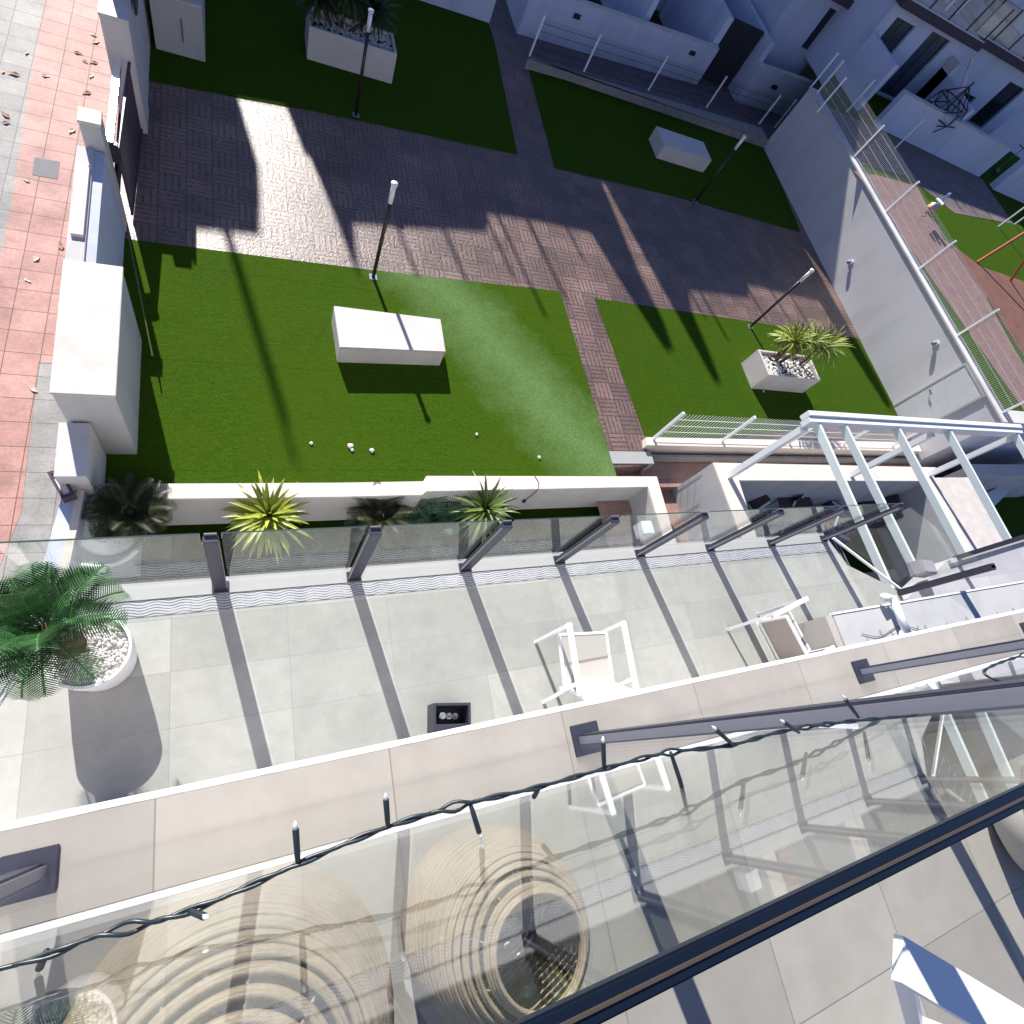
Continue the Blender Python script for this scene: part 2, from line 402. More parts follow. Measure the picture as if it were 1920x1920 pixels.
    def blob(s, c, r, seed=0, sub=1, flat=.7):
        rnd = random.Random(seed)
        g = bmesh.ops.create_icosphere(s.b, subdivisions=sub, radius=1)
        for v in g['verts']:
            k = 1 + rnd.uniform(-.18, .18)
            v.co = Vector((c[0]+v.co.x*r*k, c[1]+v.co.y*r*k*rnd.uniform(.9,1.1), c[2]+v.co.z*r*flat*k))
        return s
    def obj(s, name, mat, parent=None, smooth=False, normals=True):
        if normals: bmesh.ops.recalc_face_normals(s.b, faces=s.b.faces)
        me = bpy.data.meshes.new(name); s.b.to_mesh(me); s.b.free()
        me.materials.append(M[mat] if isinstance(mat, str) else mat)
        if smooth:
            for p in me.polygons: p.use_smooth = True
        o = bpy.data.objects.new(name, me); COL.objects.link(o)
        if parent: o.parent = parent
        return o

def tag(o, label=None, cat=None, group=None, kind=None):
    if label: o['label'] = label
    if cat: o['category'] = cat
    if group: o['group'] = group
    if kind: o['kind'] = kind
    return o
def empty(name, loc=(0,0,0), rz=0, label=None, cat=None, group=None):
    o = bpy.data.objects.new(name, None); COL.objects.link(o)
    o.location = loc; o.rotation_euler = (0, 0, rz); o.empty_display_size = .1
    return tag(o, label, cat, group)
def copy_tree(o, parent=None):
    c = o.copy(); COL.objects.link(c); c.parent = parent
    for ch in list(o.children): copy_tree(ch, c)
    return c
def struct(name, mb, mat, **k): return tag(mb.obj(name, mat, **k), kind='structure')

# =============================================================== SETTING
struct('ground', MB().sheet([(-150,-60),(150,-60),(150,150),(-150,150)], ZB-.35), 'concrete')
# --- lawns and garden paths
def lawn(pts, label, mat='turf'):
    o = MB().prism(pts, ZG-.4, ZG+.012).obj('lawn', mat); return tag(o, kind='structure')
lawn([(0,3.98),(3,3.98),(6.782,3.98),(6.696, 8.939),(1.752, 8.703),(-1.655, 8.595),(-1.85,8.6),(-1.85,3.98)], 'a')
lawn([(7.832, 5.056),(11.925, 5.318),(17.641, 5.900),(17.642, 6.085),(17.590, 8.929),(11.893, 8.929),(7.642, 8.890)], 'b', 'turf_plain')
lawn([(-1.85,12.732),(-1.492, 12.732),(1.907, 13.136),(6.592, 13.477),(6.922, 18.529),(6.882, 19.193),(-1.85,19.060)], 'c', 'turf_plain')
lawn([(7.671, 13.338),(11.949, 13.482),(17.303, 13.384),(17.543, 15.350),(17.636, 17.708),(11.994, 17.717),(7.860, 17.639)], 'd', 'turf_plain')
struct('garden_path', MB().prism([(-1.9,4.2),(6.9,4.35),(7.695, 4.454-.05),(7.695, 4.454),(7.9,5.3),(17.70,5.2),(17.70,17.9),(7.6,17.9),(7.6,19.5),(-1.9,19.5)], ZG-.42, ZG), 'path')
struct('lane', MB().prism([(6.5,17.6),(17.6,17.9),(19,17.9),(24,23),(6.5,23)], ZG-.4, ZG-.02), 'lane')
struct('garden_step', MB().box(6.75,7.85,4.42,4.72, ZG-.5, ZG+.02,.01), 'curb')
struct('passage', MB().sheet([(6.5,-3),(9.4,-3),(9.4,4.45),(6.5,4.45)], ZP), 'passage')
struct('red_walkway', MB().box(7.7,17.6,4.02,4.62, ZP-.3, ZP+.2), 'passage')
# --- street on the left
struct('street', MB().sheet([(-40,-20),(-1.9,-20),(-1.9,60),(-40,60)], ZS-.004), 'street_grey')
struct('red_pavement', MB().sheet([(-2.747, 2.909),(-2.605, 3.603),(-2.610, 5.875),(-2.0,5.9),(-1.9,9),(-1.9,22),(-3.2,22),(-3.129, 13.975),(-3.164, 11.964),(-3.159, 8.682),(-3.3,4.5),(-3.5,2.5)], ZS), 'street_red')
struct('drain_cover', MB().box(-2.962,-2.637,9.455,9.859, ZS-.02, ZS+.004), 'drain')

# --- own balcony (under the camera)
LIP = -.006
struct('balcony_floor', MB().box(-3.2, 5.2, -4.2, LIP-.0, -.30, 0.0), 'tile_own')
tag(MB().box(-3.2, 5.2, LIP+.002, LIP+.013, -.075, -.002).obj('drip_profile', 'lip'), kind='structure')
tag(MB().box(-3.2, 5.2, -4.0, LIP-.03, ZT-5.0, -.32).obj('own_building_wall', 'stucco'), kind='structure')

# --- terrace one floor down
YE = .2935*4.75
XL = -1.22
terr = [(-4.4,-4.0),(5.2,-4.0),(5.9,-.5),(7.947, 0.267),(7.956, 0.576),(7.135, 1.006),(6.947, 1.448),(XL,YE),(-1.72,.42),(-2.55,-1.3)]
struct('terrace_floor', MB().prism([(p[0]-.0, p[1]-(.045 if p[1] > 1.2 else 0)) for p in terr], ZT-.35, ZT), 'tile_terrace')
EX = 6.907
kerb = [(XL,YE-.045),(EX,YE-.045),(EX,YE+.085),(XL-.03,YE+.085),(-2.75,-1.25),(-2.62,-1.3)]
struct('terrace_kerb', MB().prism(kerb, ZT-.35, ZT+.012, .003), 'curb')
wb = MB(); wb.box(0, EX-XL-.06, 0, .125, 0, .004)
o = struct('wavy_drain_border', wb, 'wave'); o.location = (XL+.05, YE-.175, ZT)
wb = MB(); wb.box(0, 3.0, 0, .13, 0, .004)
o = struct('wavy_drain_border', wb, 'wave'); o.location = (-2.50, -1.25, ZT+.001); o.rotation_euler.z = math.atan2(YE-.10+1.25, XL+2.50)
tag(MB().prism([(-4.4,-4),(5.9,-4),(6.55,.5),(6.947, 1.448-.10),(XL,YE-.12),(-2.5,-1.3)], ZB-.1, ZT-.36).obj('lower_storey_wall', 'stucco_grey'), kind='structure')

# =============================================================== OWN GLASS RAIL
YG = -.0794
PX = [-0.341, 0.703, 1.730, 1.730+1.03]
PX = [-.335, .703, 1.735, 2.765]
ZR = CZ-.177
def own_post(x):
    r = empty('railing_post', (x, YG, 0))
    MB().box(-.0375,.0375,-.0375,.0375,0.0005,.006,.0012).obj('base_plate', 'alu_dark', r)
    p = MB().box(-.020,.020,-.015,.015,.006,ZR-.03,.002); p.obj('upright', 'alu_dark', r)
    c = MB().box(-.026,-.0205,-.011,.011,.012,ZR-.04,.001); c.box(.0205,.026,-.011,.011,.012,ZR-.04,.001); c.obj('glazing_bead', 'alu_grey', r)
    return r
own_lab = ['anthracite rail post with square base plate at the left picture edge of the upper balcony',
           'anthracite rail post on the balcony edge beside the round rattan lantern',
           'anthracite glass rail post on the balcony edge, second from the right picture edge',
           'anthracite glass rail post on the balcony edge cut by the right picture edge']
for x, l in zip(PX, own_lab): tag(own_post(x), l, 'railing post', 'upper balcony railing posts')
own_glass = ['clear balcony glass pane at the lower left with both rattan lanterns behind it', 'clear balcony glass pane at the lower right with the dark wrapped post in front', 'clear balcony glass pane at the right picture edge beyond the wrapped post']
for i, l in enumerate(own_glass):
    a, b = PX[i]+.023, PX[i+1]-.023
    pane = MB().box(a, b, YG-.003, YG+.003, .03, ZR-.0045).obj('glass_balustrade', 'glass'); tag(pane, l, 'glass pane', 'upper balcony glass panes')
a = -1.4
pane = MB().box(a, PX[0]-.023, YG-.003, YG+.003, .03, ZR-.0045).obj('glass_balustrade', 'glass')
tag(pane, 'clear balcony glass pane left of the leftmost post, cut by the left picture edge', 'glass pane', 'upper balcony glass panes')
rail = empty('glass_top_rail', (0, YG, 0), 0, 'dark blue glossy top rail crossing the lower right corner over the glass', 'handrail')
MB().box(-1.4, 4.2, -.0041, .0041, ZR-.004, ZR, .0008).obj('rail_profile', 'edge', rail)
MB().box(-1.4, 4.2, -.0005, .0005, ZR-.002, ZR+.0006).obj('rail_groove', 'edge_mid', rail)

# --- string lights on the outside of the glass
ls = empty('string_lights', (0, 0, 0), 0, 'twisted dark green string of small clear bulbs hanging along the balcony glass', 'string lights')
cord = [(-.30,-.060,.795),(-0.125, -0.067,.815),(-0.085, -0.065,.815),(-0.039, -0.066,.815),(0.020, -0.058,.815),(0.078, -0.051,.815),(0.138, -0.050,.815),(0.190, -0.052,.815),(0.256, -0.052,.815),(0.320, -0.053,.815),(0.392, -0.061,.815),(0.462, -0.062,.815),(0.560, -0.071,.815),(0.692, -0.086,.815),(0.881, -0.098,.815),(.85,-.062,.80),(1.05,-.058,.78)]
cord = [Vector(p) for p in cord]
def lerp_path(P, n):
    out = []
    for i in range(len(P)-1):
        p0, p1, p2, p3 = P[max(i-1,0)], P[i], P[i+1], P[min(i+2,len(P)-1)]
        for k in range(n):
            t_ = k/n
            out.append(.5*((2*p1)+(-p0+p2)*t_+(2*p0-5*p1+4*p2-p3)*t_*t_+(-p0+3*p1-3*p2+p3)*t_**3))
    out.append(P[-1]); return out
cp = lerp_path(cord, 14)
c_ = MB()
for ph in (0, math.pi):
    pts = []
    s_ = 0
    for i, p in enumerate(cp):
        if i: s_ += (p-cp[i-1]).length
        loose = .55 + .9*max(0, math.sin(s_*33))**6
        a = s_*190 + ph
        pts.append(p + Vector((0, math.cos(a)*.0013*loose, math.sin(a)*.0013*loose)) + Vector((0, .0009*math.cos(ph)*loose, 0)))
    c_.tube(pts, .00125, 6)
c_.obj('cord', 'cable', ls, smooth=True)
#  bulbs: (attachment on the cord, tip)
blbs = [((-0.106, -0.065,.815), (-0.113, -0.076,.800)), ((-0.040, -0.066,.815), (-0.029, -0.069,.835)),
        ((0.020, -0.058,.815), (0.019, -0.032,.83)), ((0.078, -0.051,.815), (0.076, -0.029,.83)),
        ((0.138, -0.050,.815), (0.144, -0.076,.81)), ((0.195, -0.052,.815), (0.194, -0.061,.80)),
        ((0.255, -0.052,.815), (0.252, -0.027,.83)), ((0.324, -0.053,.815), (0.338, -0.091,.80)),
        ((0.395, -0.062,.815), (0.364, -0.040,.83)), ((0.480, -0.067,.815), (0.446, -0.050,.83)),
        ((0.570, -0.069,.815), (0.540, -0.043,.83)), ((0.711, -0.089,.815), (0.704, -0.079,.83)), ((0.849, -0.098,.815), (0.827, -0.108,.83))]
for a, b in blbs:
    a, b = Vector(a), Vector(b); d = b-a
    hld = MB().tube([a, a+d*.25, a+d*.8, a+d*.84], [.0014,.0019,.0021,.0010], 8).obj('bulb_holder', 'cable', ls, smooth=True)
    MB().tube([a+d*.8, a+d*.90, a+d*1.0], [.0014,.0015,.0004], 8).obj('bulb', 'lead', hld, smooth=True)

# --- rattan lanterns on the balcony floor
def rattan(loc, r, h, label, open_=.45, tilt=(0,0), n=24):
    e = empty('rattan_lantern', loc, 0, label, 'lantern', 'rattan lanterns')
    e.rotation_euler = (tilt[0], tilt[1], 0)
    body = MB()
    for i in range(n):
        t_ = i/(n-1)
        z = h*(.03+.97*t_)
        rr = r*(.62 + .38*math.sin(math.pi*min(1, .12+.62*t_)) ) if t_ < .55 else r*(1 - (1-open_)*((t_-.55)/.45)**1.5)
        rr = r*math.sqrt(max(.05, 1-((t_-.42)/.64)**2))
        if t_ > .9: rr = max(rr, r*open_)
        body.ring((0,0,z), rr, r*(.86/n), 56, 6, .010)
        body.ring((0,0,z+h*.018), rr*.985, r*(.6/n), 56, 5, .014)
    body.obj('woven_body', 'rattan', e, smooth=True)
    ribs = MB()
    for k in range(9):
        a = 2*math.pi*k/9; pts = []
        for i in range(12):
            t_ = i/11; rr = r*math.sqrt(max(.05, 1-((t_-.42)/.64)**2))*.97
            if t_ > .9: rr = max(rr, r*open_*.98)
            pts.append((rr*math.cos(a), rr*math.sin(a), h*(.02+.98*t_)))
        ribs.tube(pts, r*.010, 5)
    ribs.obj('rib_cane', 'rattan', e, smooth=True)
    cup = MB().lathe((0,0,.01), [(r*.34,0),(r*.36,h*.62),(r*.33,h*.62),(r*.31,.015)], 32); cup.obj('candle_glass', 'candle_glass', e, smooth=True)
    st = MB()
    rnd = random.Random(int(r*1000))
    for k in range(46):
        a, q = rnd.uniform(0, 2*math.pi), rnd.uniform(0, r*.30)
        st.blob((q*math.cos(a), q*math.sin(a), h*.50+rnd.uniform(0,.012)), r*.045, k)
    st.obj('pebble_filling', 'pebble', e)
    return e
rattan((0.351, -0.296-.012, 0), .142, .36, 'round woven rattan lantern behind the balcony glass, the right and smaller one', .5, n=26)
rattan((-0.041, -0.295-.035, 0), .205, .42, 'round woven rattan lantern behind the balcony glass, the larger one at the bottom left', .45, n=27)

# --- furniture on own balcony, cut by the frame
e = empty('lounge_chair', (0,0,0), 0, 'white aluminium lounge chair frame at the bottom right corner on the balcony tiles', 'chair')
A_ = Vector((0.716, -0.369, CZ-.62)); B_ = Vector((0.920, -0.537, CZ-.60)); F_ = Vector((1.389, -0.950, .01))
MB().bar(A_, B_, .050, .014).obj('armrest', 'alu_white', e)
MB().bar(A_+Vector((.030,-.024,-.024)), F_, .022, .022).obj('leg', 'alu_white', e)
G_ = Vector((2.007, -1.275, .01)); MB().bar(B_, G_, .028, .028).obj('leg', 'alu_white', e)
S0 = A_.lerp(F_, .40)+Vector((.03,-.02,0)); S1 = B_.lerp(G_, .40)
MB().face([tuple(S0), tuple(S1), tuple(S1+Vector((-.05,-.55,0))), tuple(S0+Vector((-.05,-.55,0)))]).obj('sling_seat', 'grey_lid', e)
MB().bar(S0, S1, .026, .026).obj('seat_frame', 'alu_white', e)
pf = empty('round_pouf', (2.138, -0.596,0), 0, 'beige rounded pouf at the right picture edge below the dark rail', 'pouf')
MB().lathe((0,0,0), [(.10,0),(.16,.04),(.19,.12),(.18,.22),(.13,.29),(.04,.31)], 40).obj('cushion_body', 'sling', pf, smooth=True)
MB().ring((0,0,.15), .190, .004, 48, 5).obj('seam', 'sling_brown', pf, smooth=True)

# =============================================================== LOWER TERRACE
low_x = [-.0552, .1676, .3785, .5976, .8097, 1.0229, 1.2292]
low_x = [(-.0483+.2140*i)*4.75 for i in range(7)] + [EX-.05]
HP = 1.10
def low_post():
    r = empty('terrace_rail_post')
    MB().box(-.06,.06,-.045,.045,.013,.023,.002).obj('base_plate', 'alu_dark', r)
    p = MB().box(-.044,.044,-.024,.024,.024,HP-.02,.003); p.obj('upright', 'alu_dark', r)
    e = MB().box(-.048,-.0445,-.026,-.010,.03,HP-.03); e.box(.0445,.048,-.026,-.010,.03,HP-.03); e.obj('edge_trim', 'alu_grey', r)
    c = MB().box(-.036,.036,.026,.036,HP-.10,HP+.0,.002); c.obj('glass_clamp', 'alu_grey', r)
    return r
ords = ['first', 'second', 'third', 'fourth', 'fifth', 'sixth', 'seventh', 'last']
first = low_post()
for i, x in enumerate(low_x):
    o = first if i == 0 else copy_tree(first)
    o.location = (x, YE, ZT)
    tag(o, ('wide dark post of the terrace glass rail nearest the potted palm' if i == 0 else f'dark post of the terrace glass rail, {ords[i]} from the potted palm' if i < 7 else 'dark corner post of the terrace glass rail beside the white pergola'), 'railing post', 'terrace rail posts')
for i in range(8):
    a = low_x[i-1]+.06 if i else XL-.05; b = low_x[i]-.06
    o = MB().box(a, b, YE+.028, YE+.036, ZT+.13, ZT+HP-.004).obj('terrace_glass', 'glass_tint')
    MB().box(a, b, YE+.0275, YE+.0365, ZT+HP-.0035, ZT+HP+.001).obj('glass_edge', 'edge_thin', o)
    tag(o, ('frameless terrace glass pane left of the first dark post, behind the potted palm' if i == 0 else f'frameless terrace glass pane between the {ords[i-1]} and {ords[i]} dark posts'), 'glass pane', 'terrace glass panes')
# chamfered end of the terrace on the right
e = empty('corner_rail', (0,0,0), 0, 'short slanted glass rail at the right end of the grey terrace', 'railing')
ax, ay = 6.938, 1.433
bx, by = 7.946, 0.562
MB().box(bx-.05,bx+.05,by-.03,by+.03,ZT,ZT+1.15,.003).obj('post', 'alu_dark', e)
MB().bar((ax+.1,ay-.04,ZT+.02),(bx,by+.04,ZT+.02),.025,.03).obj('bottom_rail', 'alu_white', e)
MB().bar((ax+.08,ay-.06,ZT+.58),(bx-.01,by+.06,ZT+.58),.010,1.0).obj('glass_pane', 'glass', e)

# potted sago palm on the terrace
def frond_mb(mb, base, az, pitch, L, curl, nl, lw, ll, twist=.0, vee=.45, rnd=random):
    """one pinnate leaf: curved rachis with paired narrow leaflets"""
    p = Vector(base); d = Vector((math.cos(az)*math.cos(pitch), math.sin(az)*math.cos(pitch), math.sin(pitch)))
    side = Vector((-math.sin(az), math.cos(az), 0)); seg = L/nl; pts = [p.copy()]
    for i in range(nl):
        t_ = i/nl
        pit = pitch - curl*t_*1.0
        d = Vector((math.cos(az)*math.cos(pit), math.sin(az)*math.cos(pit), math.sin(pit)))
        p = p + d*seg; pts.append(p.copy())
        if t_ > .12:
            up = side.cross(d).normalized()
            if up.z < 0: up = -up
            k = math.sin(math.pi*min(1, (t_*.9+.12)))**.6
            for s_ in (-1, 1):
                ld = (side*s_*1.0 + d*.55 + up*vee*(1-.6*t_)).normalized(); le = ll*k*rnd.uniform(.88,1.08)
                wv = d*lw*.5
                q = p + up*.002
                tip = q + ld*le - Vector((0,0,1))*le*.12
                mid = q + ld*le*.55 + up*le*.03
                mb.face([q-wv, q+wv, mid+wv*.9, tip, mid-wv*.9])
    return pts
def palm(name, loc, trunk_h, trunk_r, nf, L, mat, label, pot=None, ll=.16, lw=.014, nl=30, seed=1, cat='palm', rings=((.9,.9),(.45,1.25),(.1,1.3)), azr=(0, 2*math.pi)):
    e = empty(name, loc, 0, label, cat)
    rnd = random.Random(seed)
    tm = MB(); tm.lathe((0,0,0), [(trunk_r*1.1,0),(trunk_r*1.2,trunk_h*.4),(trunk_r,trunk_h*.8),(trunk_r*.7,trunk_h*.97),(trunk_r*.25,trunk_h+.03)], 18)
    tm.obj('trunk', 'trunk', e, smooth=False)
    for i in range(nf):
        k = i % len(rings)
        az = azr[0] + (azr[1]-azr[0])*(i/nf) + rnd.uniform(-.15,.15)
        pit, cu = rings[k]; mb = MB()
        pts = frond_mb(mb, (math.cos(az)*trunk_r*.3, math.sin(az)*trunk_r*.3, trunk_h), az, pit+rnd.uniform(-.1,.1), L*rnd.uniform(.85,1.08), cu*rnd.uniform(.85,1.15), nl, lw, ll, rnd=rnd)
        mb.tube(pts[::3] + [pts[-1]], [.006]*(len(pts[::3])) + [.002], 5)
        mb.obj('frond', mat, e, normals=False)
    return e
pc = (-0.968, 0.932)
pt = empty('round_planter', (pc[0], pc[1], ZT), 0, 'round white planter filled with white pebbles on the grey terrace at the left', 'planter')
MB().lathe((0,0,0), [(.175,0),(.205,.02),(.235,.30),(.24,.42),(.222,.42),(.215,.36),(.0002,.36)], 56).obj('pot_shell', 'pot', pt, smooth=False)
pb = MB(); rnd = random.Random(3)
for k in range(620):
    a, q = rnd.uniform(0, 2*math.pi), .208*math.sqrt(rnd.random())
    pb.blob((q*math.cos(a), q*math.sin(a), .37+rnd.uniform(0,.02)), rnd.uniform(.006,.014), k, 1, .7)
tag(pb.obj('pebble_filling', 'pebble', pt), kind='stuff')
palm('sago_palm', (pc[0]-.09, pc[1]+.05, ZT+.38), .50, .075, 28, .43, 'palm', 'lush dark green sago palm growing in the round white planter', ll=.16, lw=.0075, nl=34, seed=5, rings=((1.2,1.1),(.8,1.3),(1.45,.9),(.45,1.5)), azr=(R(-5), R(318)))

# cube lantern near the balcony lip
cl = empty('cube_lantern', (1.408, 0.104, ZT), R(-9), 'small open black cube lantern on the grey terrace', 'lantern')
lx, ly, lh = .155, .115, .20
f = MB()
for sx in (-1,1):
    f.box(sx*lx-.02*(sx>0), sx*lx+.02*(sx<0), -ly, ly, 0, lh)
f.box(-lx+.02,lx-.02,-ly,-ly+.07,0,lh-.001); f.box(-lx+.02,lx-.02,ly-.02,ly,0,lh-.001)
f.obj('frame', 'alu_dark', cl)
MB().box(-lx+.02,lx-.02,-ly+.07,ly-.02,.002,.012).obj('base_panel', 'black', cl)
for k in range(3):
    x = -.07+.06*k; MB().lathe((x,.02,.012), [(.026,0),(.026,.16-.03*k),(.022,.16-.03*k),(.004,.15-.03*k)], 20).obj('candle', 'alu_grey', cl, smooth=True)

# white sling chairs
def chair(loc, rz, label, sling='sling'):
    e = empty('terrace_chair', loc, rz, label, 'chair', 'white terrace chairs')
    w_, dpt, sh, ah = .27, .52, .42, .68
    for s_ in (-1, 1):
        x = s_*w_
        MB().bar((x,.26,0),(x,.27,ah-.015),.028,.028).obj('leg', 'alu_white', e)
        MB().bar((x,-.28,0),(x,-.20,ah-.015),.028,.028).obj('leg', 'alu_white', e)
        MB().box(x-.024,x+.024,-.30,.285,ah-.014,ah+.012,.004).obj('armrest', 'alu_white', e)
    f = MB()
    for s_ in (-1, 1): f.bar((s_*(w_-.03),.24,sh),(s_*(w_-.03),-.20,sh-.03),.022,.026); f.bar((s_*(w_-.03),-.20,sh-.03),(s_*(w_-.03),-.40,.90),.022,.026)
    f.bar((-(w_-.03),.24,sh),(w_-.03,.24,sh),.022,.022); f.bar((-(w_-.03),-.40,.90),(w_-.03,-.40,.90),.022,.022); f.bar((-w_,-.2,.35),(w_,-.2,.35),.02,.02)
    f.obj('frame', 'alu_white', e)
    g = MB(); k = w_-.042
    pr = [(.235,sh+.006),(.05,sh-.012),(-.12,sh-.024),(-.20,sh-.010),(-.235,sh+.06),(-.32,.70),(-.395,.895)]
    for (y0,z0),(y1,z1) in zip(pr, pr[1:]): g.face([(-k,y0,z0),(k,y0,z0),(k,y1,z1),(-k,y1,z1)])
    bmesh.ops.remove_doubles(g.b, verts=g.b.verts, dist=1e-5)
    g.obj('sling_seat', sling, e, smooth=True)
    return e
chair((2.62,.34,ZT), R(-5), 'white framed terrace chair with pale sling seat beside the balcony lip, the left of two')
chair((5.05,.24,ZT), R(-78), 'white framed terrace chair with taupe curved back, next to the low grey wall', 'sling_brown')

# low wall and canopy slab at the right of the balcony lip
e = empty('canopy_slab', (0,0,0), 0, 'white rendered canopy slab with bright edge along the right part of the balcony lip', 'canopy')
zc = CZ-4.05
x0c = 5.528
MB().box(x0c, 11.5, -.6, .352, zc-.55, zc).obj('slab', 'stucco_grey', e)
MB().box(x0c-.005, 11.52, .3525, .375, zc-.04, zc+.008).obj('edge_trim', 'alu_white', e)
MB().box(x0c-.10, x0c-.002, -.6, .352, zc-.56, zc-.02).obj('side_panel', 'sling', e)
e = empty('floodlight', (0,0,0), 0, 'white tubular arm with round floodlight reaching over the canopy slab', 'lamp')
p0, p1 = Vector((6.438, 0.435, CZ-3.95)), Vector((6.422, -0.005, CZ-3.95))
MB().tube([p0, p1], .042, 16).obj('arm', 'alu_white', e, smooth=True)
MB().tube([p0+Vector((-.14,-.0,0)), p0+Vector((-.02,-.01,.0))], [.05,.03], 16).obj('lamp_head', 'alu_white', e, smooth=True)
MB().lathe((p1.x,p1.y,p1.z-.05), [(.075,0),(.075,.02),(.03,.05)], 20).obj('wall_flange', 'alu_white', e, smooth=True)
# fairy lights lying on the slab
e = empty('fairy_light_string', (0,0,0), 0, 'thin grey string of fairy lights lying along the white slab beside the balcony lip', 'string lights')
rnd = random.Random(4)
pts = [Vector((5.825, 0.113, zc+.012)), Vector((6.100, 0.049, zc+.012)), Vector((6.527, 0.114, zc+.012)), Vector((6.948, 0.001, zc+.012)), Vector((7.489, 0.003, zc+.012)), Vector((8.196, 0.011, zc+.012)), Vector((9.168, 0.012, zc+.012))]
pp = lerp_path(pts, 8); m_ = MB(); m_.tube(pp, .0035, 5); m_.obj('cord', 'alu_dark', e, smooth=True)
for k in range(3, len(pp)-1, 3):
    a = pp[k]; d = Vector((rnd.uniform(-.06,.04), rnd.choice((-1,1,1))*rnd.uniform(.03,.07), .004)); MB().tube([a, a+d], [.003,.005], 6).obj('bulb', 'alu_grey', e)

# neighbouring terrace on the right
struct('neighbour_terrace', MB().prism([(7.865, 0.400),(9.338, 0.902),(11.865, 1.094),(14.5,1.0),(14.5,-.5),(7.865,-.5)], ZT-.35, ZT), 'tile_shade')
struct('neighbour_kerb', MB().prism([(9.338, 0.902),(9.583, 0.943),(12.033, 1.172),(11.949, 1.089),(9.339, 0.852)], ZT-.35, ZT+.05), 'curb')
e = empty('neighbour_rail', (0,0,0), 0, 'dark aluminium rail posts of the neighbouring terrace at the right picture edge', 'railing')
for (px_, py_) in ((9.570, 0.927), (7.931, 0.541)):
    MB().box(px_-.05,px_+.05,py_-.03,py_+.03,ZT,ZT+1.15,.003).obj('post', 'alu_dark', e)
e = empty('air_conditioner', (8.472, 0.820, ZT), R(-8), 'grey lilac air conditioning cover at the corner of the neighbouring terrace', 'air conditioner')
MB().box(-.15,.15,-.10,.10,0.003,.20,.01).obj('casing', 'grey_lid', e)
MB().box(-.13,.13,-.08,.08,.2005,.212,.004).obj('lid', 'grey_lid', e)

# =============================================================== GARDEN WALL AND LEFT SUNK PATIO
HT = 8.2; zt = CZ-HT
g1 = [(-2.129, 3.752),(1.296, 3.725),(2.600, 3.724),(2.684, 3.801),(7.324, 3.811),(7.30,.2),(7.52,.2),(7.638, 4.038),(2.725, 4.080),(2.654, 3.970),(1.317, 3.966),(-2.087, 3.990)]
e = empty('garden_wall', (0,0,0), 0, 'white rendered wall with stepped cream coping along the near edge of the lawn', 'wall')
MB().prism([(x, y+(.01 if y > 3.6 else 0)) for x, y in g1], ZB-.2, zt-.045).obj('wall_body', 'stucco_grey', e)
MB().prism(g1, zt-.044, zt, .006).obj('coping', 'cream', e)
struct('patio_turf', MB().sheet([(-2.4,.0),(7.3,.0),(7.3,3.9),(-2.4,3.9)], ZB), 'turf_shade')
struct('patio_tiles', MB().sheet([(-2.4,.0),(7.3,.0),(7.3,1.9),(-2.4,1.9)], ZB+.004), 'patio_tile')
# small cable with plug hanging on the wall, cracks are left to the coping material
e = empty('hanging_cable', (0,0,0), 0, 'short dark cable with a plug hanging over the cream coping', 'cable')
a = Vector((4.785, 4.051, zt+.006)); b = Vector((4.806, 3.811, zt+.006)); c = Vector((4.777, 3.798-.03, CZ-8.33)); d = Vector((4.756, 3.795, CZ-8.7))
MB().tube([a, (a+b)/2+Vector((.04,0,0)), b, c, d], .008, 6).obj('wire', 'black', e)
MB().tube([d, d+Vector((-.04,-.02,-.05))], [.035,.025], 8).obj('plug', 'black', e)

def yucca(name, loc, stem_h, n, L, mat, label, seed, group=None, lw=.045, stem_r=.035, heads=None, cat='yucca'):
    e = empty(name, loc, 0, label, cat, group); rnd = random.Random(seed)
    for hi, (hx, hy, hz, sc) in enumerate(heads or [(0,0,stem_h,1)]):
        MB().tube([(hx*.3,hy*.3,0),(hx*.8,hy*.8,hz*.6),(hx,hy,hz)], [stem_r*1.2,stem_r,stem_r*.9], 10).obj('stem', 'trunk', e)
        mb = MB()
        for i in range(n):
            az = i*2.399963; t_ = i/n
            pit = R(84 - 100*t_**.8) + rnd.uniform(-.1,.1); l_ = L*sc*rnd.uniform(.82,1.08)*(.8+.3*math.sin(math.pi*t_))
            p = Vector((hx,hy,hz-.10*t_)); sd_ = Vector((-math.sin(az), math.cos(az), 0)); prev = None
            m = 5
            for k in range(m+1):
                u = k/m; pp_ = pit - .35*u*u*(.4+t_)
                q = p + Vector((math.cos(az)*math.cos(pp_), math.sin(az)*math.cos(pp_), math.sin(pp_)))*l_*u
                wd = lw*sc*(.55+1.6*u)*(1-u)**.8 if u < 1 else 0.0005
                wd = max(wd, .0006)*.7
                up = Vector((0,0,1))*wd*.25
                cur = (mb.b.verts.new(q-sd_*wd+up), mb.b.verts.new(q), mb.b.verts.new(q+sd_*wd+up))
                if prev:
                    mb.b.faces.new((prev[0],prev[1],cur[1],cur[0])); mb.b.faces.new((prev[1],prev[2],cur[2],cur[1]))
                prev = cur
        mb.obj('leaf_rosette', mat, e, normals=False)
    return e
yucca('yucca', (0.243, 3.537, ZB), .75, 100, .66, 'yucca_yel', 'bright yellow green yucca in the sunk patio below the garden wall', 11, lw=.06)
yucca('yucca', (3.767, 3.531, ZB), .75, 84, .66, 'yucca_green', 'striped dark green yucca in the sunk patio, right of the small feather palm', 12, lw=.055)
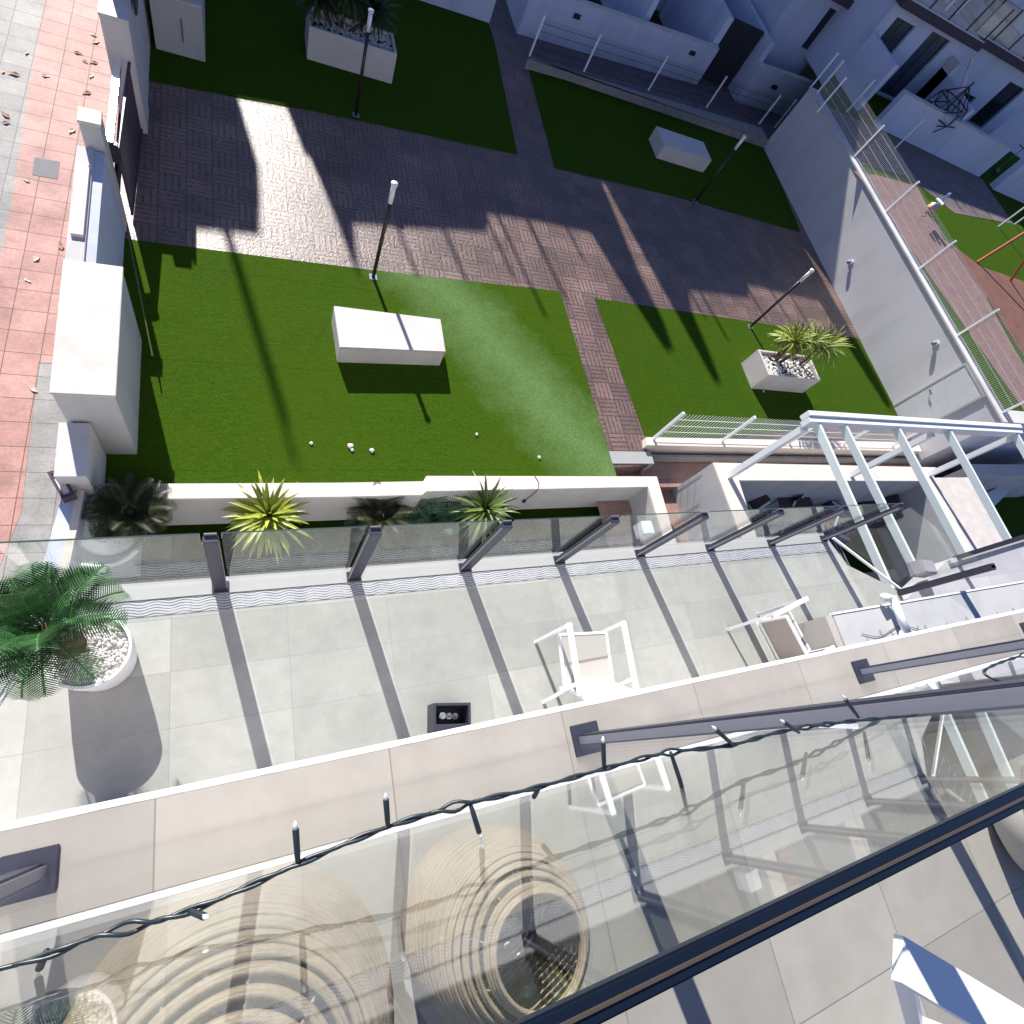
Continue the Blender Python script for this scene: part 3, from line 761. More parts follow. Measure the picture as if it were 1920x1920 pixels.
palm('sago_palm', (1.944, 3.532, ZB), .55, .10, 34, .62, 'palm_dark', 'dark olive sago palm in the sunk patio between the two yuccas', ll=.17, lw=.016, nl=24, seed=8, rings=((1.1,.8),(.7,.9),(.3,.8)))
palm('feather_palm', (2.920, 3.536, ZB), .30, .05, 15, .66, 'palm_small', 'small fresh green feather palm in the sunk patio left of the striped yucca', ll=.20, lw=.034, nl=13, seed=9, rings=((1.2,1.0),(.8,1.4),(.45,1.1)))
bc = (-1.732, 3.228)
e = empty('bowl_planter', (bc[0], bc[1], ZB+.72), 0, 'large white glazed bowl planter seen through the terrace glass at the left', 'planter')
MB().lathe((0,0,0), [(.24,0),(.40,.16),(.48,.36),(.50,.46),(.45,.46),(.40,.34),(.0002,.30)], 56).obj('bowl', 'bowl', e, smooth=True)
MB().lathe((0,0,.29), [(.0002,0.02),(.39,.02)], 32).obj('soil', 'soil', e)
MB().box(-.26,.26,-.26,.26,-.72,-.002,.01).obj('pedestal', 'stucco_grey', e)
palm('sago_palm', (bc[0]+.32, bc[1]+.22, ZB+.95), .30, .10, 36, .50, 'palm_dark', 'big dull green sago palm in the large white bowl in the patio corner', ll=.18, lw=.012, nl=26, seed=21, rings=((1.0,.9),(.6,1.0),(.25,.9)))
e = empty('wall_lamp', (7.025, 2.932, CZ-8.35), 0, 'white box shaped wall lamp on the inner side of the garden wall end', 'lamp')
MB().box(-.13,.13,-.14,.14,-.15,.15,.015).obj('housing', 'alu_white', e)
MB().box(-.10,.10,-.148,-.1405,-.11,.11,.002).obj('diffuser', 'lamp_head', e)

# =============================================================== RIGHT SUNK PATIO
HW = 7.55; zw = CZ-HW
ztop = [(8.586, 4.024),(16.372, 3.924),(15.891, 3.523),(9.116, 3.619),(8.916, .6),(8.688-.02, .6)]
e = empty('patio_wall', (0,0,0), 0, 'white wall with cream coping enclosing the sunk patio under the pergola', 'wall')
MB().prism([(x, y) for x, y in ztop], ZB-.3, zw-.05).obj('wall_body', 'stucco_grey', e)
MB().prism(ztop, zw-.049, zw, .006).obj('coping', 'cream', e)
struct('patio_floor', MB().sheet([(8.9,-.4),(15.6,-.4),(15.6,3.7),(8.9,3.7)], ZB+.002), 'turf_shade')
struct('patio_lawn', MB().sheet([(9.0,2.7),(11.3,2.7),(11.3,1.9),(9.0,1.9)], ZB+.01), 'turf_plain')
struct('patio_beige_floor', MB().sheet([(8.9,-.4),(15.6,-.4),(15.6,1.55),(8.9,1.55)], ZB+.008), 'patio_tile')
tag(MB().sheet([(13.4,.5),(15.6,.5),(15.6,1.7),(13.4,1.7)], ZB+.016).obj('patio_beige_floor', 'patio_tile'), kind='structure')
# divider to the next patio and its cream top
e = empty('patio_divider', (0,0,0), 0, 'broad white divider wall between the two sunk patios at the right', 'wall')
MB().prism([(15.75,.4),(18.1,.4),(18.1,3.62),(15.75,3.62)], ZB-.3, zw-.03).obj('wall_body', 'stucco_grey', e)
MB().box(15.7,16.05,.35,3.66,zw-.029,zw+.01,.005).obj('coping', 'cream', e)
MB().box(16.052,18.05,.40,3.62,zw-.0285,zw-.004).obj('wall_top', 'cream_cap', e)
e = empty('far_patio_wall', (0,0,0), 0, 'white wall of the farther sunk patio at the right picture edge', 'wall')
MB().box(18.102,24,3.64,4.0,ZB-.3,zw-.03).obj('wall_body', 'stucco_grey', e)
MB().box(18.11,24,3.62,4.02,zw-.029,zw+.01,.005).obj('coping', 'cream', e)
struct('far_patio_floor', MB().sheet([(18.1,-.4),(26,-.4),(26,3.64),(18.1,3.64)], ZB+.002), 'turf_plain')
e = empty('white_bench', (21.445, 3.592, ZB), R(20), 'white plastic bench in the farther patio at the right picture edge', 'bench')
MB().box(-.75,.75,-.25,.25,.40,.48,.02).obj('seat', 'alu_white', e)
MB().box(-.75,.75,.22,.28,.485,.85,.02).obj('backrest', 'alu_white', e)
for sx in (-.6,.6): MB().box(sx-.05,sx+.05,-.2,.2,0,.398).obj('leg', 'alu_white', e)

# ledge, curb strip and low mesh fence along the second lawn
e = empty('lawn_ledge', (0,0,0), 0, 'white ledge with dark groove between the right lawn and the red walkway', 'wall')
zl = CZ-8.25
MB().prism([(7.676, 4.835-.03),(17.6,4.80),(17.6,5.10),(7.721, 4.967+.03)], ZP-.2, zl).obj('ledge_top', 'cream', e)
MB().box(7.72,17.6,4.64,4.70,ZP-.2,zl-.22).obj('lower_step', 'concrete', e)
def mesh_panel(L, H, dx=.05, dz=.20, r=.0030, folds=True):
    mb = MB()
    n = int(L/dx)
    for i in range(n+1): mb.bar((i*dx,0,0),(i*dx,0,H),r*2,r*2)
    k = int(H/dz)
    for j in range(k+1): mb.bar((0,0,j*dz+.001),(L,0,j*dz+.001),r*2.6,r*2.6)
    return mb
def fence(name, P, H, label, grp, z, mat='mesh_wire', post_w=.05, ztop=None, dx=.05, posts_mat='alu_white', dz=.2):
    e = empty(name, (0,0,0), 0, label, 'fence', grp)
    for i, p in enumerate(P):
        MB().box(p[0]-post_w/2,p[0]+post_w/2,p[1]-post_w/2,p[1]+post_w/2,z,z+H+.03,.003).obj('post', posts_mat, e)
    for a, b in zip(P, P[1:]):
        d = Vector((b[0]-a[0], b[1]-a[1])); L = d.length
        o = mesh_panel(L-post_w, H-.08, dx, dz, .0035).obj('mesh_panel', mat, e)
        u = d.normalized()
        o.location = (a[0]+u.x*post_w/2, a[1]+u.y*post_w/2, z+.06); o.rotation_euler.z = math.atan2(d.y, d.x)
    return e
LF = [(7.905, 4.902),(9.891, 4.965),(12.126, 5.067),(14.2,4.98),(16.3,4.98)]
LF = [(x, 4.96) for x, y in LF]
fence('mesh_fence', LF, 1.0, 'low white welded mesh fence on the ledge between the right lawn and the pergola', None, zl, 'alu_white', .06, dx=.09, dz=.24)
# retaining wall on the right with fence
e = empty('retaining_wall', (0,0,0), 0, 'tall grey rendered retaining wall along the right side of the garden', 'wall')
HR_ = 6.25; zr = CZ-HR_
MB().box(17.64,17.95,4.6,17.7,ZG-.6,zr-.05).obj('wall_body', 'wall_right', e)
MB().box(17.60,17.98,4.55,17.72,zr-.049,zr,.006).obj('coping', 'stucco', e)
e = empty('side_wall', (0,0,0), 0, 'grey wall running away right from the corner with the retaining wall', 'wall')
MB().box(17.955,30,4.6,4.9,ZG-.6,zr-.05).obj('wall_body', 'wall_right', e)
MB().box(17.99,30,4.55,4.95,zr-.049,zr,.006).obj('coping', 'stucco', e)
RF = [(17.8, 14.371), (17.8, 11.987), (17.8, 9.712), (17.8, 7.335), (17.8, 4.85)]
fence('mesh_fence', [(17.8,17.45)]+RF, 1.0, 'white welded mesh fence on top of the tall grey retaining wall', None, zr, dx=.055)
# steel door, wall spots
e = empty('steel_door', (0,0,0), 0, 'pale blue grey steel door in the retaining wall beside the pergola', 'door')
dy0, dy1 = 5.45, 6.40
MB().box(17.60,17.637,dy0,dy1,ZG,ZG+2.03,.004).obj('door_leaf', 'planter_grey', e)
h = MB().tube([(17.55,dy1-.12,ZG+1.05),(17.55,dy1-.28,ZG+1.05)], .012, 8); h.tube([(17.60,dy1-.12,ZG+1.05),(17.55,dy1-.12,ZG+1.05)], .011, 8); h.obj('handle', 'black', e)
f = MB().box(17.59,17.64,dy0-.06,dy0-.003,ZG,ZG+2.09,.003); f.box(17.59,17.64,dy1+.003,dy1+.06,ZG,ZG+2.09,.003); f.box(17.59,17.64,dy0-.003,dy1+.003,ZG+2.033,ZG+2.09,.003); f.obj('frame', 'stucco_grey', e)
for (yy, zz, l) in ((11.315*1.0, CZ-7.62, 'small grey bulkhead lamp on the retaining wall above the path end'), (7.405, CZ-6.7, 'small white spotlight on the retaining wall between door and fence')):
    e = empty('wall_spotlight', (17.64, yy, zz), 0, l, 'lamp', 'retaining wall lamps')
    MB().box(-.03,-.001,-.06,.06,-.07,.07,.006).obj('mount', 'alu_white', e)
    MB().lathe((-.09,0,-.06), [(.05,0),(.055,.05),(.05,.10),(.01,.11)], 18).obj('lamp_body', 'alu_grey', e, smooth=True)

# =============================================================== PERGOLA
e = empty('pergola', (0,0,0), 0, 'white aluminium pergola frame with roof beams over the right sunk patio', 'pergola')
zp = CZ-5.45; YB = 3.72
MB().box(8.80,15.95,YB-.01,YB+.10,zp-.20,zp,.006).obj('front_beam', 'alu_white', e)
MB().box(8.80,15.95,YB+.102,YB+.20,zp-.16,zp+.035,.006).obj('gutter', 'alu_white', e)
for px_ in (8.88, 12.75, 15.88): MB().box(px_-.06,px_+.06,YB-.12+.05,YB+.05,zw+.001,zp-.202,.004).obj('post', 'alu_white', e)
for (xa, xb) in ((9.049, 9.059),(9.761, 9.920),(11.337,11.495),(13.080,13.182),(15.75,15.75)):
    MB().bar((xa, YB-.012, zp-.09),(xb, .55, zp-.09), .058, .13).obj('rafter', 'alu_mint', e)
MB().box(8.80,15.95,.42,.548,zp-.20,zp-.02,.006).obj('wall_beam', 'alu_white', e)
# things in the patio under the pergola
e = empty('patio_table', (11.776, 3.470, ZB), R(12), 'dark folding table with a cloth in the shaded patio under the pergola', 'table')
MB().prism([(-.62,-.30),(.05,-.55),(.60,-.32),(.62,.15),(.10,.48),(-.45,.30)], .70, .735, .008).obj('table_top', 'brown_fabric', e)
for p in ((-.40,-.25),(.40,-.25),(.40,.2),(-.35,.2)): MB().bar((*p,0),(p[0]*.9,p[1]*.9,.699),.035,.035).obj('leg', 'alu_grey', e)
def fold_chair(loc, rz, label, mat):
    e = empty('folding_chair', loc, rz, label, 'chair', 'chairs in the shaded patio')
    for s_ in (-.24,.24):
        MB().bar((s_,-.30,0),(s_,.26,.86),.035,.03).obj('leg', 'alu_white', e)
        MB().bar((s_*.9,.30,0),(s_*.9,-.24,.62),.035,.03).obj('leg', 'alu_white', e)
        MB().box(s_-.025,s_+.025,-.26,.20,.622,.645,.004).obj('armrest', 'alu_grey', e)
    MB().box(-.21,.21,-.22,.14,.40,.42,.004).obj('seat', mat, e)
    MB().bar((0,.13,.48),(0,.27,.92),.42,.015).obj('backrest', mat, e)
fold_chair((10.438, 3.505, ZB), R(-60), 'white folding chair at the left end of the shaded patio by the grey wall', 'brown_fabric')
fold_chair((11.965, 3.291, ZB), R(25), 'white folding chair tucked against the dark table in the patio', 'brown_fabric')
fold_chair((13.399, 2.874, ZB), R(160), 'white folding chair with striped blue seat in the patio', 'blue_fabric')
e = empty('covered_sofa', (15.294, 3.676, ZB), R(-18), 'dark plum covered lounge sofa in the patio beside the table', 'sofa')
MB().box(-.45,.45,-.75,.75,.0,.42,.06).obj('base_cushion', 'plum', e)
MB().box(.20,.48,-.80,.80,.42,.88,.08).obj('backrest', 'plum', e)
MB().box(-.48,.2,.62,.82,.42,.66,.06).obj('armrest', 'plum', e)
e = empty('folded_blanket', (13.441, 2.995, ZB), R(-30), 'blue and white checked blanket hanging beside the plum sofa', 'blanket')
MB().box(-.28,.28,-.55,.55,.0,.55,.05).obj('cloth', 'blue_fabric', e)
for k in range(5): MB().box(-.281,.281,-.5+.22*k,-.42+.22*k,.5505,.556).obj('stripe', 'planter', e)
yucca('yucca', (17.331, 3.680, ZB), .5, 50, .52, 'yucca_dk', 'small olive yucca in the patio corner right of the plum sofa', 31, lw=.06)
e = empty('drying_rail', (0,0,0), 0, 'thin double steel rail crossing the patio between sofa and small yucca', 'rail')
for k in (0, .12): MB().bar((12.55+k,3.4,CZ-8.5),(12.75+k,.8,CZ-8.5),.03,.03).obj('rail_bar', 'alu_grey', e)
for yy in (3.3,.9): MB().bar((12.62,yy,ZB),(12.62,yy,CZ-8.5),.03,.03).obj('leg', 'alu_grey', e)

# =============================================================== GARDEN OBJECTS
def block(name, pts, z0, z1, mat, label, top=None, cat='planter', grp=None, bev=.008):
    e = empty(name, (0,0,0), 0, label, cat, grp)
    MB().prism(pts, z0, z1-.03, bev).obj('body', mat, e)
    MB().prism(pts, z1-.029, z1, bev).obj('top_panel', top or mat, e)
    return e
# closed planter bench on the big lawn
hA = 8.4*(1-.055)
block('garden_bench', [(1.481, 6.427),(3.393, 6.540),(3.414, 7.307),(1.454, 7.320)], ZG, ZG+.43, 'planter', 'long white block bench on the sunlit lawn crossed by a lamp shadow', 'planter', 'bench', 'white block benches')
block('garden_bench', [(11.709, 15.075),(13.617, 15.057),(13.617, 15.057+.86),(11.709, 15.075+.86)], ZG, ZG+.43, 'planter', 'white block bench on the shaded upper right lawn', 'planter', 'bench', 'white block benches')
def trough(name, x0, x1, y0, y1, h, label, mat='planter'):
    e = empty(name, (0,0,ZG), 0, label, 'planter', 'white trough planters')
    t_ = .06; z0, z1 = 0, h
    f = MB().box(x0,x1,y0,y0+t_,z0,z1,.006); f.box(x0,x1,y1-t_,y1,z0,z1,.006); f.box(x0,x0+t_,y0+t_+.001,y1-t_-.001,z0,z1-.0005); f.box(x1-t_,x1,y0+t_+.001,y1-t_-.001,z0,z1-.0005)
    f.obj('trough_body', mat, e)
    MB().box(x0+t_+.002,x1-t_-.002,y0+t_+.002,y1-t_-.002,z0+.02,z1-.10).obj('soil', 'soil', e)
    pb = MB(); rnd = random.Random(int(x0*10))
    for k in range(330):
        pb.blob((rnd.uniform(x0+t_+.02,x1-t_-.02), rnd.uniform(y0+t_+.02,y1-t_-.02), z1-.095+rnd.uniform(0,.03)), rnd.uniform(.025,.05), k, 1, .7)
    tag(pb.obj('pebble_filling', 'pebble', e), kind='stuff'); return e
bx0, by0 = 11.766, 6.624
bx1, by1 = 13.702, 6.627
by2 = 7.402
trough('trough_planter', bx0, bx1, by0, by2, .60, 'white trough planter with white pebbles and yuccas on the lower right lawn')
cx_, cy_ = (bx0+bx1)/2, (by0+by2)/2
yucca('yucca', (cx_-.35, cy_+.1, ZG+.5), .55, 62, .62, 'yucca_plant', 'left yucca cluster in the white trough planter on the lower right lawn', 41, lw=.045, heads=[(-.1,.1,.75,.95),(.28,.0,.95,.8),(.0,.32,.6,.8)])
yucca('yucca', (cx_+.55, cy_+.15, ZG+.5), .75, 90, .72, 'yucca_plant', 'right single yucca head in the white trough planter on the lower right lawn', 42, lw=.045)
fx0, fy0 = 1.521, 14.759
fx1, fy1 = 3.473, 14.971
trough('trough_planter', fx0, fx1, (fy0+fy1)/2, (fy0+fy1)/2+.80, .68, 'white trough planter with a dark bushy plant on the shaded upper left lawn')
yucca('yucca', ((fx0+fx1)/2-.3, fy0+.5, ZG+.55), .6, 90, .75, 'palm_dark', 'dark bushy yucca in the shaded trough planter on the upper left lawn', 43, lw=.08, heads=[(-.45,.15,.55,.95),(.15,.2,.8,1.0),(.75,.25,.55,.85)])
# lamp posts
def lamp():
    e = empty('garden_lamp')
    MB().box(-.075,.075,-.075,.075,0.013,.022,.002).obj('base_plate', 'alu_grey', e)
    MB().tube([(0,0,.022),(0,0,1.72)], .035, 16).obj('pole', 'lamp_pole', e, smooth=True)
    h = MB().tube([(0,0,1.721),(0,0,2.06)], .042, 20); h.obj('lamp_head', 'lamp_head', e, smooth=True)
    MB().tube([(0,0,2.061),(0,0,2.10)], .058, 20).obj('cap', 'lamp_head', e, smooth=True)
    return e
lp = [((2.342, 8.541), 'dark lamp post on the sunlit lawn edge above the white block bench'), ((12.723, 8.726), 'dark lamp post on the path edge above the white trough with yuccas'),
      ((2.470, 13.329), 'dark lamp post in front of the shaded trough planter on the upper left lawn'), ((12.655, 13.501), 'dark thin lamp post on the shaded upper right lawn')]
l0 = lamp()
for i, (p, lab) in enumerate(lp):
    o = l0 if i == 0 else copy_tree(l0)
    o.location = (p[0], p[1], ZG); tag(o, lab, 'lamp post', 'garden lamp posts')
# pale pebbles on the lawn
pn = ['leftmost tiny pale pebble on the sunlit lawn near the garden wall', 'cream pebble on the lawn touching a smaller one, near the garden wall', 'small pale pebble just below the cream pebble on the lawn', 'round white pebble on the lawn right of the cream pair', 'tiny pale pebble alone on the lawn right of the round white one', 'rightmost white pebble on the big lawn near the path', 'tiny pebble at the foot of the white trough with yuccas', 'tiny pebble on the lower right lawn close to the mesh fence']
for k, (p, r_, l) in enumerate(zip([(0.931, 4.763),(1.553, 4.725),(1.573, 4.654),(1.899, 4.649),(3.873, 5.019),(5.081, 4.546),(12.156, 6.553),(14.766, 6.001)], (.03,.05,.03,.042,.03,.036,.03,.035), pn)):
    tag(MB().blob((p[0],p[1],ZG+.03), r_, 50+k, 2).obj('pebble', 'leaf_pale' if k == 1 else 'pebble', smooth=True), l, 'pebble', 'pebbles on the lawn')
# mosaic-like pale stain on the path
# =============================================================== LEFT BOUNDARY
e = empty('boundary_wall', (0,0,0), 0, 'shade-tinted grey blue street wall with pale coping between gate pillar and meter cabinet', 'wall')
zb = CZ-6.92
MB().box(-2.05,-1.74,6.56,8.72,ZG-.5,zb-.04).obj('wall_body', 'stucco_shade_blue', e)
MB().box(-2.06,-1.86,6.57,8.72,zb-.039,zb,.004).obj('coping', 'stucco', e)
MB().box(-2.02,-1.88,7.0,8.3,zb+.001,zb+.05).obj('upper_ledge', 'cream', e)
e = empty('boundary_wall', (0,0,0), 0, 'lower grey street wall with cream edge running from the meter cabinet down to the patio', 'wall')
MB().prism([(-2.12,4.50),(-1.80,4.50),(-1.80,3.75),(-2.12,3.75)], ZG-.5, CZ-7.5).obj('wall_body', 'stucco', e)
MB().prism([(-2.12,3.74),(-1.90,3.74),(-2.04,2.3),(-2.50,.6),(-2.72,.6),(-2.32,2.3)], ZB-.3, CZ-7.9).obj('wall_body', 'stucco_shade_blue', e)
MB().prism([(-1.97,3.74),(-1.89,3.74),(-2.03,2.3),(-2.45,.6),(-2.52,.6),(-2.13,2.3)], CZ-7.9+.001, CZ-7.86).obj('coping', 'cream', e)
# gate pillars
def pillar(x0,x1,y0,y1,ztop,label):
    e = empty('gate_pillar', (0,0,0), 0, label, 'pillar', 'street gate pillars')
    MB().box(x0,x1,y0,y1,ZG-.5,ztop-.05,.006).obj('shaft', 'stucco', e)
    MB().box(x0-.012,x1+.012,y0-.012,y1+.012,ztop-.049,ztop,.006).obj('cap', 'cream_cap', e)
    return e
zq = CZ-6.55
pillar(-1.97,-1.72,8.75,9.02, zq, 'narrow white gate pillar nearest the camera, beside the sunlit rail')
pillar(-1.86,-1.48,11.24,11.9, zq, 'broad white gate pillar at the far side of the garden gate')
e = empty('garden_gate', (0,0,0), 0, 'dark slatted street gate with a polished glinting top rail', 'gate')
MB().bar((-1.717, 9.063,CZ-7.05),(-1.682, 11.018,CZ-7.05),.09,.06).obj('top_rail', 'glare_steel', e)
g_ = MB()
for k in range(18): g_.bar((-1.64+.004*k,9.10+k*.118,ZG+.10),(-1.64+.004*k,9.10+k*.118,zq-.62),.03,.02)
g_.bar((-1.64,9.08,ZG+.09),(-1.56,11.2,ZG+.09),.04,.04); g_.bar((-1.64,9.08,zq-.62),(-1.56,11.2,zq-.62),.04,.04); g_.obj('slat_panel', 'alu_dark', e)
MB().box(-1.74,-1.62,9.03,9.13,zq-.80,zq-.50,.01).obj('gate_motor', 'alu_dark', e)
e = empty('street_wall', (0,0,0), 0, 'pale street wall with dark top railing continuing beyond the broad gate pillar', 'wall')
MB().box(-1.75,-1.50,11.92,19.4,ZG-.5,zq+.6).obj('wall_body', 'stucco', e)
MB().box(-1.46,-1.42,11.95,17.5,zq-.3,zq+.55).obj('rail_panel', 'alu_dark', e)
# meter cabinet
cA = empty('meter_cabinet', (0,0,0), 0, 'large cream topped white meter cabinet block between pavement and lawn', 'cabinet')
MB().box(-2.05,-1.44,4.54,6.55,ZG-.2,CZ-6.93,.006).obj('cabinet_body', 'stucco_grey', cA)
MB().box(-2.065,-1.425,4.525,6.565,CZ-6.929,CZ-6.89,.006).obj('top_slab', 'cream_cap', cA)
cB = empty('meter_cabinet', (0,0,0), 0, 'beige meter cabinet block on the shaded upper left lawn behind the gate pillar', 'cabinet')
MB().box(-1.40,-.53,13.75,15.9,ZG-.2,CZ-7.43,.006).obj('cabinet_body', 'stucco_grey', cB)
MB().box(-1.41,-.52,13.74,15.91,CZ-7.429,CZ-7.39,.006).obj('top_slab', 'cream_cap', cB)
MB().box(-.90,-.89,13.70,13.738,ZG+.3,ZG+.7).obj('cabinet_handle', 'black', cB)
e = empty('wall_hand_lamp', (-2.101, 3.760, CZ-7.85), R(25), 'dark rectangular lantern on the street wall at the end of the cream coping', 'lamp')
f = MB().box(-.07,.07,-.20,-.16,0,.14); f.box(-.07,.07,.16,.20,0,.14); f.box(-.07,-.04,-.16,.16,0,.14); f.box(.04,.07,-.16,.16,0,.14); f.obj('frame', 'plum', e)
MB().box(-.038,.038,-.158,.158,.02,.10).obj('diffuser', 'lamp_head', e)
e = empty('garden_handrail', (0,0,0), 0, 'thin olive handrail along the inner side of the cabinet wall at the lawn', 'handrail')
MB().bar((-1.518, 7.793,CZ-7.6),(-1.247, 6.050,CZ-8.1),.018,.018).obj('rail_bar', 'yucca_dk', e)
for p in ((-1.494, 7.617), (-1.264, 6.175)): MB().bar((p[0],p[1],ZG),(p[0],p[1],CZ-8.1),.015,.015).obj('post', 'alu_dark', e)
e = empty('house_number_bracket', (-1.985, 4.543, CZ-7.6), R(-20), 'short dark bar on the street wall right below the cream topped cabinet', 'bracket')
MB().bar((-.05,-.22,0),(.05,.22,.05),.03,.03).obj('bar', 'plum', e)
# leaves on the pavement
LV = [(-2.365, 13.332,'pale curled leaf at the very top of the red pavement'),(-2.315, 13.152,'pale forked leaf just below the topmost curled leaf on the red pavement'),(-2.555, 12.702,'brown leaf left of a close pair of brown leaves on the red pavement'),(-2.442, 12.515,'left leaf of a close brown pair on the red pavement'),(-2.325, 12.541,'right leaf of a close brown pair on the red pavement'),(-2.964, 11.870,'pale pointed leaf on the left half of the red pavement'),(-2.336, 12.160,'pale pointed leaf on the right half of the red pavement near the gate'),(-3.266, 12.360,'pale leaf on the border of grey and red pavement'),(-3.532, 11.731,'pale leaf on the grey pavement at the left picture edge'),(-3.391, 11.727,'brown leaf on the grey pavement near the left picture edge'),(-2.380, 11.675,'brown leaf level with the glinting gate rail'),(-3.402, 10.688,'upper brown leaf of a cluster on the grey pavement'),(-3.373, 10.519,'lower brown leaf of a cluster on the grey pavement'),(-2.522, 10.639,'pale square leaf beside the narrow gate pillar'),(-3.016, 9.307,'pale and brown leaf just below the steel drain cover'),(-2.253, 9.482,'brown leaf at the foot of the street wall'),(-2.502, 8.053,'brown leaf on the red pavement above the meter cabinet'),(-2.776, 7.757,'small pale leaf on the red pavement above the meter cabinet'),(-2.841, 7.312,'big white leaf on the red pavement left of the meter cabinet'),(-2.631, 5.433,'small pale leaf where red and grey slabs meet by the cabinet')]
rnd = random.Random(9)
for k, (lx_, ly_, lab) in enumerate(LV):
    mb = MB(); a = rnd.uniform(0, 6.28); L_ = rnd.uniform(.055,.095); ca, sa = math.cos(a), math.sin(a)
    sh = [(-1,0,0),(-.3,.42,.25),(.35,.30,.10),(1,.0,.30),(.3,-.36,.05),(-.35,-.45,.28)]
    V_ = [mb.b.verts.new((lx_+(x*ca-y*sa)*L_, ly_+(x*sa+y*ca)*L_, ZS+.008+z*L_*.7)) for x, y, z in sh]
    c = mb.b.verts.new((lx_, ly_, ZS+.006))
    for i in range(6): mb.b.faces.new((c, V_[i], V_[(i+1)%6]))
    tag(mb.obj('fallen_leaf', 'leaf_pale' if 'pale' in lab or 'white' in lab else 'leaf_dry', normals=False), lab, 'leaf', 'fallen leaves on the pavement')

# =============================================================== FAR SIDE
e = empty('lawn_retaining_kerb', (0,0,0), 0, 'rough grey concrete kerb wall behind the shaded upper right lawn', 'wall')
MB().prism([(7.847, 17.584),(17.602, 17.639),(17.63,18.35),(7.684, 17.466)], ZG-.4, ZG+.28, .01).obj('kerb_body', 'concrete', e)
FP = [(7.787, 17.648),(9.711, 17.859),(12.280, 18.122),(14.914, 18.378),(17.595, 18.570),(18.483, 18.708)]
fence('mesh_fence', FP, 1.0, 'white posted mesh fence on the concrete kerb behind the upper right lawn', None, ZG+.26, 'dark_steel', .05, dx=.07)
def rwall(name, pts, z0, z1, label, mat='stucco_shade_blue', cap='cream_cap', grp=None, vents=(), cat='wall'):
    e = empty(name, (0,0,0), 0, label, cat, grp)
    MB().prism(pts, z0, z1-.04).obj('wall_body', mat, e)
    MB().prism(pts, z1-.039, z1, .004).obj('coping', cap, e)
    for (vx, vy, vz) in vents: MB().box(vx-.14,vx+.14,vy-.012,vy+.004,vz-.07,vz+.07).obj('vent', 'dark_hole', e)
    return e
W1a, W1b = (7.861, 19.233), (15.486, 20.275)
rwall('yard_wall', [W1a, W1b, (W1b[0]+.05, W1b[1]+.25), (W1a[0], W1a[1]+.25)], ZG-.1, ZG+1.2, 'long white yard wall with two small vents behind the mesh fence',
      vents=((W1a[0]+1.7, W1a[1]+(W1b[1]-W1a[1])*.22, ZG+.85), (W1a[0]+6.6, W1a[1]+(W1b[1]-W1a[1])*.86, ZG+.85)))
rwall('yard_wall', [(-1.4,18.6),(6.915, 19.186),(6.915, 19.186+.25),(-1.4,19.0)], ZG-.1, ZG+1.2, 'short white yard wall end at the top of the shaded upper left lawn')
MB_side = MB().box(W1a[0]-.02,W1a[0]+.22,W1a[1]+.26,W1a[1]+3.5,ZG-.1,ZG+1.2); tag(MB_side.obj('yard_side_wall', 'stucco_shade_blue'), 'white side wall of the dark entry beside the long yard wall', 'wall')
W2a, W2b = (17.353, 20.116), (20.408, 20.360)
rwall('yard_wall', [W2a, (W2b[0]+1.2, W2b[1]+.25), (W2b[0]+1.2, W2b[1]+.5), (W2a[0], W2a[1]+.25)], ZG-.1, ZG+1.3, 'white yard wall with one vent just right of the dark gap', vents=((W2a[0]+1.2, W2a[1]+.02, ZG+.85),))
# wall beside the dark gap running away
tag(MB().box(W2a[0]-.02,W2a[0]+.2,W2a[1]+.26,24.5,ZG-.1,ZG+1.9).obj('partition_wall', 'stucco_shade_blue'), 'shade-tinted partition wall running away from the dark gap', 'wall')
tag(MB().box(W1b[0]-.2,W1b[0]+.05,W1b[1]+.26,24.5,ZG-.1,ZG+2.0).obj('partition_wall', 'stucco_shade_blue'), 'shade-tinted partition wall behind the right end of the long yard wall', 'wall')
tag(MB().box(12.3,12.5,20.4,24.4,ZG-.1,ZG+2.1).obj('partition_wall', 'stucco_shade_blue'), 'shade-tinted partition wall in the middle behind the long yard wall', 'wall')
e = empty('yard_gate', (0,0,0), 0, 'dark gate closing the gap between the two white yard walls', 'gate')
MB().box(W1b[0]+.1,W2a[0]-.08,20.9,21.0,ZG,ZG+1.9).obj('gate_leaf', 'dark_hole', e)
MB().box(W1b[0]+.06,W1b[0]+.1,20.88,21.02,ZG,ZG+1.95).obj('gate_post', 'alu_dark', e)

